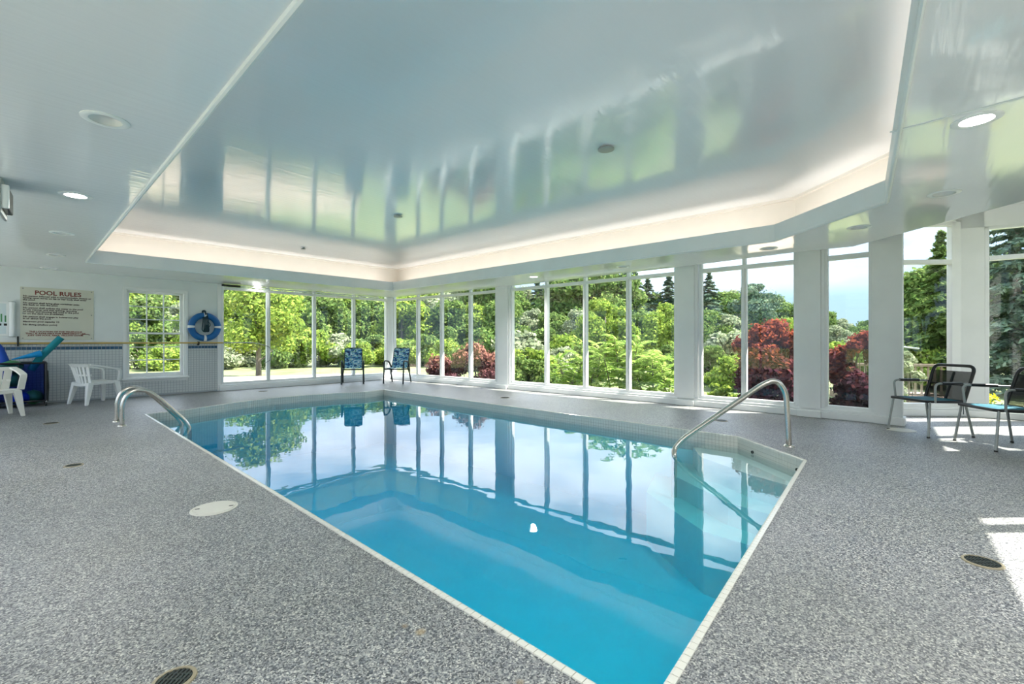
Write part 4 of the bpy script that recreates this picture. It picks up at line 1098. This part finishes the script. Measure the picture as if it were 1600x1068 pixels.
def broadleaf(h, w, nb, nl, size, m_, base=0.15, name='leafy_tree', label='x', cat='tree', group=None, stems=1):
    t = thing(name, label, cat, group=group)
    bl = []
    for k in range(nb):
        f = k/(nb-1) if nb > 1 else .5; z = h*(base+(1-base)*(0.12+0.76*f)); prof = math.sin(math.pi*min(1, 0.22+0.72*f))**0.7
        a = random.uniform(0, 2*math.pi); r = w*0.5*prof*random.uniform(0.3, 0.92); br = w*0.5*random.uniform(0.20, 0.40)*(0.6+0.5*prof)
        bl.append((r*math.cos(a), r*math.sin(a), min(z, h-br*0.75), br))
    P, d = blobs_points(bl, nl)
    quads_obj('crown', m_, t, P, d, size, 0.62)
    m = MB()
    for s_ in range(stems):
        a = random.uniform(0, 6.28); q = 0.0 if stems == 1 else w*0.12
        m.tube([(q*math.cos(a), q*math.sin(a), -0.3), (q*1.5*math.cos(a), q*1.5*math.sin(a), h*0.3), (w*0.1*math.cos(a), w*0.1*math.sin(a), h*0.75)], [h*0.028+0.01, h*0.02+0.008, 0.01] if stems == 1 else [0.014, 0.01, 0.005], 7)
    for b in bl[:: max(1, nb//6)]:
        m.tube([(0, 0, max(0.1, b[2]-b[3]*1.2)*0.8), (b[0]*0.8, b[1]*0.8, b[2])], [h*0.009+.004, 0.004], 5)
    m.build('trunk', bark, t)
    return t
def conifer(h, w, nl, size, m_, label, group):
    t = thing('conifer_tree', label, 'tree', group=group)
    nbz = 90; P = []; D = []
    for k in range(nbz):
        f = (k+random.random())/nbz; z = h*(0.06+0.93*f); R_ = w*0.5*(1-f)*random.uniform(0.6, 1.15)+0.06
        a = k*2.4+random.uniform(-.4, .4); c = int(nl/nbz*(1.6-1.2*f))
        u = rng.uniform(0.1, 1, c); sp_ = rng.normal(0, 1, (c, 3))*np.stack([0.12+0.0*u, 0.12+0*u, 0.06+0*u], 1)*w*0.28*(1.08-f)
        q = np.stack([R_*u*math.cos(a), R_*u*math.sin(a), z-0.10*R_*u-0.12*R_*u*u], 1)+sp_
        P.append(q); D.append(np.tile([math.cos(a)*0.4, math.sin(a)*0.4, 0.9], (c, 1)))
    quads_obj('crown', m_, t, np.concatenate(P), np.concatenate(D), size, 0.4, 0.45)
    MB().tube([(0, 0, -0.3), (0, 0, h*0.97)], [h*0.018+.02, 0.01], 7).build('trunk', bark, t)
    return t
def put(t, px, D, z=-0.32, sc=1.0, rz=None, width=None):
    t.location = ((px-800)/F*D, D, z); t.rotation_euler = (0, 0, random.uniform(0, 6.28) if rz is None else rz)
    t.scale = (width or sc, width or sc, sc)
G = 'belt of trees beyond the garden'
lab = {'a': 'bright green leafy tree in the tree belt beyond the windows', 'b': 'mid green leafy tree in the tree belt beyond the windows', 'c': 'pale green airy tree in the tree belt beyond the windows', 'd': 'dark conifer rising in the tree belt beyond the windows'}
protos = {'a': broadleaf(12, 9, 40, 15000, 0.55, lf_bright, 0.06, label=lab['a'], group=G), 'b': broadleaf(12, 9, 40, 15000, 0.55, lf_mid, 0.06, label=lab['b'], group=G),
          'c': broadleaf(12, 9.5, 34, 13000, 0.6, lf_pale, 0.06, label=lab['c'], group=G), 'd': conifer(14, 8.5, 16000, 0.50, lf_dark, lab['d'], G),
          'e': broadleaf(12, 10, 44, 15000, 0.5, lf_mid, 0.05, label=lab['b'], group=G)}
def zone(px):
    for lim, ph in ((240, 'left half of the sash window'), (292, 'right half of the sash window'), (345, 'wall with the life ring'), (419, 'first far pane'), (491, 'second far pane'), (552, 'third far pane'), (606, 'fourth far pane'),
                    (653, 'pane right of the corner post'), (690, 'second pane from the corner post'), (735, 'left pane of the pink bush'), (779, 'right pane of the pink bush'), (801, 'pier by the pink bush'), (854, 'first green plant pane'),
                    (915, 'second green plant pane'), (982, 'third green plant pane'), (1058, 'fourth green plant pane'), (1092, 'pier left of the red bush'), (1163, 'left red bush pane'), (1246, 'right red bush pane'),
                    (1289, 'pier between the red bushes'), (1366, 'single pane'), (1404, 'end pier'), (1490, 'bay pane with the cord chair'), (1538, 'post between the bay panes'), (9999, 'pane at the right edge')):
        if px < lim: return ph
KN = {'a': 'bright green leafy tree', 'b': 'mid green leafy tree', 'c': 'pale green airy tree', 'd': 'dark pointed conifer', 'e': 'broad mid green tree'}
SN = {0: 'rounded green shrub', 1: 'yellow-green shrub', 2: 'pale grey-green shrub'}
used = set()
def place(k, px, D, H_):
    o = protos[k] if k not in used else copy_tree(protos[k]); used.add(k)
    base = 14.0 if k == 'd' else 12.0; s_ = (H_+0.6)/base
    o['label'] = KN[k]+(' of the far row' if D > 60 else ' of the middle row')+' behind the '+zone(px)
    put(o, px, D, -0.6, s_, None, s_*random.uniform(0.95, 1.15)*(1.3 if k == 'd' else 1))
rowA = [(150,'c',14.5),(215,'a',13.5),(255,'b',14),(300,'a',13.5),(345,'c',14),(385,'b',15),(425,'a',14),(470,'c',15),(508,'e',14),(545,'a',14.5),(580,'b',15),(612,'a',14),(645,'e',15),(680,'a',14.5),(715,'c',15),(748,'b',15),(785,'b',14.5),(812,'c',15.5),(840,'d',15.5),(866,'b',15),(885,'d',17),(905,'b',15.5),(930,'d',16),(955,'e',15),(975,'d',14.8),(992,'d',15.2),(1012,'d',14.0),(1018,'b',11.5),(1045,'d',14.6),(1072,'d',13.5),(1108,'d',14.2),(1130,'b',11.5),(1145,'c',12.2),(1176,'d',13.0),(1200,'b',11),(1228,'e',9.2),(1258,'c',8),(1290,'b',7.2),(1320,'c',6.0),(1350,'b',5.4),(1390,'b',6),(1420,'d',13),(1450,'b',16),(1490,'e',17),(1530,'d',20),(1575,'b',19),(1630,'e',19)]
for i, (px, k, h_) in enumerate(rowA):
    D_ = random.uniform(82, 95); place(k, px, D_, h_ if px > 870 else min(h_, 12.6+0.25*random.random()))
# second, lower and nearer row
rowB = [(180,'a',5.6),(230,'b',5.6),(275,'c',5.2),(320,'a',5.4),(362,'c',5.8),(402,'b',5.0),(452,'a',6.0),(500,'b',5.6),(545,'a',6.1),(590,'b',5.6),(628,'a',5.4),(668,'c',5.8),(705,'b',5.0),(745,'a',4.8),(790,'b',5.2),(830,'c',4.4),(862,'b',4.0),(900,'c',4.0),(948,'b',4.6),(1000,'b',4.2),(1045,'a',4.8),(1095,'e',4.4),(1140,'c',3.8),(1185,'b',4.2),(1225,'a',3.6),(1268,'b',3.0),(1310,'c',2.8),(1350,'b',2.8)]
for i, (px, k, h_) in enumerate(rowB):
    place(k, px, random.uniform(38, 46), h_)
# undergrowth in front of them
G2 = 'rounded shrubs on the bank beyond the lawn'
shr = {0: broadleaf(2.2, 3.2, 12, 6000, 0.20, lf_mid, 0.0, 'garden_shrub', 'rounded green shrub on the bank beyond the lawn', 'shrub', G2, 3),
       1: broadleaf(2.2, 3.2, 12, 6000, 0.20, lf_bright, 0.0, 'garden_shrub', 'yellow-green shrub on the bank beyond the lawn', 'shrub', G2, 3),
       2: broadleaf(2.2, 3.2, 12, 6000, 0.20, lf_pale, 0.0, 'garden_shrub', 'pale grey-green shrub on the bank beyond the lawn', 'shrub', G2, 3)}
us = set()
rowC = [(170,2,24,1.6),(215,0,25,2.0),(262,1,24,1.3),(300,0,26,1.8),(352,2,25,1.5),(372,2,27,2.4),(440,0,26,1.7),(478,1,27,2.3),(515,2,28,2.0),(556,1,27,1.5),(585,0,30,2.0),(628,1,28,1.7),(665,0,28,2.0),(700,1,27,1.7),(760,0,24,2.3),(812,2,17,1.9),(828,1,15,1.3),(850,0,22,2.2),(880,1,20,1.8),(868,2,16,1.3),(905,0,17,1.4),(1000,1,26,1.8),(1040,0,19,1.4),(1068,1,17,1.1),(1110,0,16,1.4),(1130,2,20,1.9),(1150,1,14,1.1),(1165,0,25,2.2),(1215,2,24,2.0),(1262,0,22,1.6),(1300,1,22,1.5),(1345,2,20,1.5),(1390,0,18,1.7),(1420,1,15,1.3),(800,0,14,1.15),(838,0,13.2,1.0)]
for px, k, D, h_ in rowC:
    o = shr[k] if k not in us else copy_tree(shr[k]); us.add(k)
    o['label'] = SN[k]+(' close' if D < 18 else ' at the lawn edge')+' behind the '+zone(px)
    s_ = (h_+0.1)/2.2; put(o, px, D, -0.4, s_, None, s_*random.uniform(0.9, 1.2))
# individual trees
t = broadleaf(4.6, 4.2, 22, 8500, 0.17, lf_bright, 0.26, 'young_maple_tree', 'small bright tree with a grey trunk on the lawn, seen through the first far pane', 'tree'); put(t, 404, 19, -0.35, 0.90, 0.42)
t = broadleaf(4.0, 3.3, 22, 17000, 0.15, lf_bright, 0.02, 'lime_green_tree', 'rounded lime-green tree behind the bright green plant', 'tree'); put(t, 946, 20.5, -0.35, 0.93, 1.0)
t = broadleaf(3.6, 2.9, 18, 12000, 0.15, lf_bright, 0.1, 'small_leafy_tree', 'small green tree right of the lime-green tree', 'tree'); put(t, 1032, 24.5, -0.35, 0.90, 1.0)
t = broadleaf(4.8, 3.2, 12, 7000, 0.17, lf_dark, 0.45, 'umbrella_pine_tree', 'open-topped pine showing against the sky', 'tree'); put(t, 1182, 34, -0.35, 1.25, 1.0)
t = conifer(7.5, 3.6, 17000, 0.22, lf_dark, 'dense dark evergreen filling the pane at the right edge', None); put(t, 1590, 13.0, -0.35, 1.0, 1.0)
t = conifer(5.2, 3.0, 14000, 0.22, lf_mid, 'soft green evergreen behind the whole cord chair', None); put(t, 1470, 15.0, -0.35, 1.0, 1.0)
# near bushes
def bush(label, px, D, h, w, nl, size, m_, nb=14, name='leafy_bush'):
    t = broadleaf(h+0.3, w, nb, nl, size, m_, 0.0, name, label, 'bush', None, 5); put(t, px, D, -0.3, 1.0, 0.4); return t
bush('pink-tinged bush low outside the panes left of the white pier', 732, 13.9, 1.12, 2.0, 9000, 0.10, lf_pink, 16)
bush('big dark red-leaved bush outside the two panes by the steel handrail', 1212, 9.05, 1.62, 1.95, 15000, 0.085, lf_purple, 22)
bush('dark red-leaved bush outside the single pane', 1335, 8.5, 1.50, 1.35, 9000, 0.085, lf_purple, 16)
bush('small pale flowering shrub outside the bay by the deck railing', 1412, 10.5, 1.05, 0.9, 3500, 0.08, lf_pale, 9)
bush('low yellow-green shrub between white pier and red bush', 1125, 10.2, 0.25, 0.9, 3000, 0.08, lf_bright, 8)
for k in range(7):  # unseen shrubs added to block sun and narrow its streak
    a_ = Vector(B3).lerp(Vector(R0), (k+0.55)/7.4)+Vector((0.77, -0.64))*0.85
    tb_ = broadleaf(1.9+0.25*random.random(), 1.9, 10, 3500, 0.13, lf_mid, 0.0, 'sunblock_shrub', 'green shrub added to block the sun outside the wall beside the viewpoint', 'shrub', 'added sun-blocking shrubs outside the wall beside the viewpoint', 3) if k == 0 else copy_tree(tb0)
    if k == 0: tb0 = tb_
    tb_.location = (a_.x, a_.y, -0.25); tb_.rotation_euler = (0, 0, k*1.3)
    tb_.scale = (1.1, 1.1, 1.7 if k < 2 else 1.38)
# sumac plant with fronds
sm = thing('sumac_plant', 'bright green plant with long drooping fronds just outside the windows', 'plant')
def frond_mesh():
    m = MB(); n = 9; ax = []
    for i in range(n+1):
        u = i/n; ax.append(Vector((0, 0.46*u, 0.10*math.sin(u*1.8)-0.16*u*u)))
    m.tube(ax, 0.0035, 4, cap=False)
    for i in range(1, n+1):
        for s_ in (-1, 1):
            b = ax[i]; l = 0.15*(1-0.45*abs(i/n-0.45)); d = Vector((s_*0.86, 0.45, -0.25)).normalized(); sd_ = Vector((0, 0, 1)).cross(d).normalized()
            w = 0.033
            m.add([b, b+d*l*0.45+sd_*w+Vector((0, 0, .006)), b+d*l+Vector((0, 0, -0.02)), b+d*l*0.45-sd_*w+Vector((0, 0, .006))], [(0, 1, 2, 3)])
    b = ax[-1]; m.add([b, b+Vector((0.02, 0.05, 0)), b+Vector((0, 0.13, -0.03)), b+Vector((-0.02, 0.05, 0))], [(0, 1, 2, 3)])
    m.sm = False; return m
fp = frond_mesh().build('frond', lf_sumac, sm, smooth=False)
stems = MB(); first = True; cnt = 0
def frond_at(p, az, el, s_):
    global first, cnt
    o = fp if first else fp.copy()
    if not first: COL.objects.link(o)
    first = False; cnt += 1
    o.location = p; o.rotation_euler = (el, random.uniform(-.3, .3), az); o.scale = (s_,)*3
specs = [(878, 10.9, 0.75), (905, 10.8, 0.85), (935, 10.7, 1.10), (950, 10.4, 0.80), (965, 10.6, 1.28), (990, 10.3, 1.20), (1005, 10.6, 0.95), (1020, 10.2, 0.85), (1038, 10.1, 0.62), (925, 10.3, 0.55), (980, 10.0, 0.55), (1000, 9.8, 0.45), (895, 10.4, 0.40), (1046, 9.9, 0.38)]
for px, D, h in specs:
    D = max(D, RB.p(RB.at(min(px, 1056)), 0, 0)[1]+1.15+(D-9.8)*0.5)
    x, y = (px-800)/F*D, D
    lean = Vector((random.uniform(-.15, .15), random.uniform(-.15, .15), 0))
    stems.tube([(x-lean.x, y-lean.y, -0.35), (x, y, h*0.5), (x+lean.x, y+lean.y, h)], [0.02, 0.014, 0.007], 6)
    nf = int(8+12*h)
    for k in range(nf):
        f = k/nf; z = -0.1+(h+0.12)*(0.15+0.85*f); az = k*2.4+random.uniform(-.3, .3)
        frond_at((x+lean.x*(2*f-1)*0.9, y+lean.y*(2*f-1)*0.9, z), az, random.uniform(-0.25, 0.5)+0.4*f, random.uniform(0.75, 1.1))
stems.build('plant_stem', bark, sm)
# yellow flowers by the bay
for (px, py, D, lb) in ((1480, 630, 8.0, 'yellow flower clump outside the bay pane, lower one'), (1545, 622, 7.9, 'yellow flower clump outside the right edge pane')):
    t = thing('yellow_flower', lb, 'flower'); x = (px-800)/F*D; z = CAMH-(py-HY)/F*D
    P = rng.normal(0, 1, (160, 3))*np.array([0.07, 0.06, 0.035]); quads_obj('petals', yelflow, t, P, P*8+np.array([0, 0, 1.0]), 0.045, 0.8)
    P = rng.normal(0, 1, (200, 3))*np.array([0.08, 0.07, 0.08])+np.array([0, 0, -0.17]); quads_obj('leaves', lf_mid, t, P, P*4+np.array([0, 0, 1.0]), 0.07, 0.3)
    MB().tube([(0, 0, -0.32-z), (0, 0, 0)], 0.01, 6).build('plant_stem', bark, t)
    t.location = (x, D, z)
# ------------------------------------------------------------------ deck railing outside, right
dr = thing('deck_railing', 'weathered wooden deck railing seen through the bay pane', 'railing')
A_, B_ = Vector((8.8, 11.2)), Vector((10.6, 10.6)); RWl = Wall(tuple(A_), tuple(B_))
m = MB(); RWl.box(m, -0.4, RWl.L, 0.60, 0.66, -0.06, 0.06); m.build('top_rail', woodm, dr)
m = MB(); RWl.box(m, -0.4, RWl.L, -0.10, -0.05, -0.03, 0.03); m.build('bottom_rail', woodm, dr)
q = -0.35
while q < RWl.L:
    m = MB(); RWl.box(m, q, q+0.035, -0.08, 0.62, -0.018, 0.018); m.build('baluster', woodm, dr); q += 0.125
for q in (-0.4, 1.75):
    m = MB(); RWl.box(m, q, q+0.09, -0.5, 0.72, -0.045, 0.045); m.build('post', woodm, dr)
m = MB(); RWl.box(m, -0.4, RWl.L, -0.35, -0.15, -1.5, 0.1); m.build('deck_board', woodm, dr)
sr = thing('stair_rail', 'pale metal stair handrail outside beyond the bay pane', 'railing')
MB().tube(bend([(9.6, 12.6, 1.35), (10.6, 12.4, 1.05), (11.0, 12.3, 1.0)], 0.2, 3), 0.025, 8).build('rail', alu, sr)
for x in (9.7, 10.7): MB().tube([(x, 12.5, -0.4), (x, 12.5, 1.2 if x < 10 else 1.03)], 0.02, 8).build('post', alu, sr)
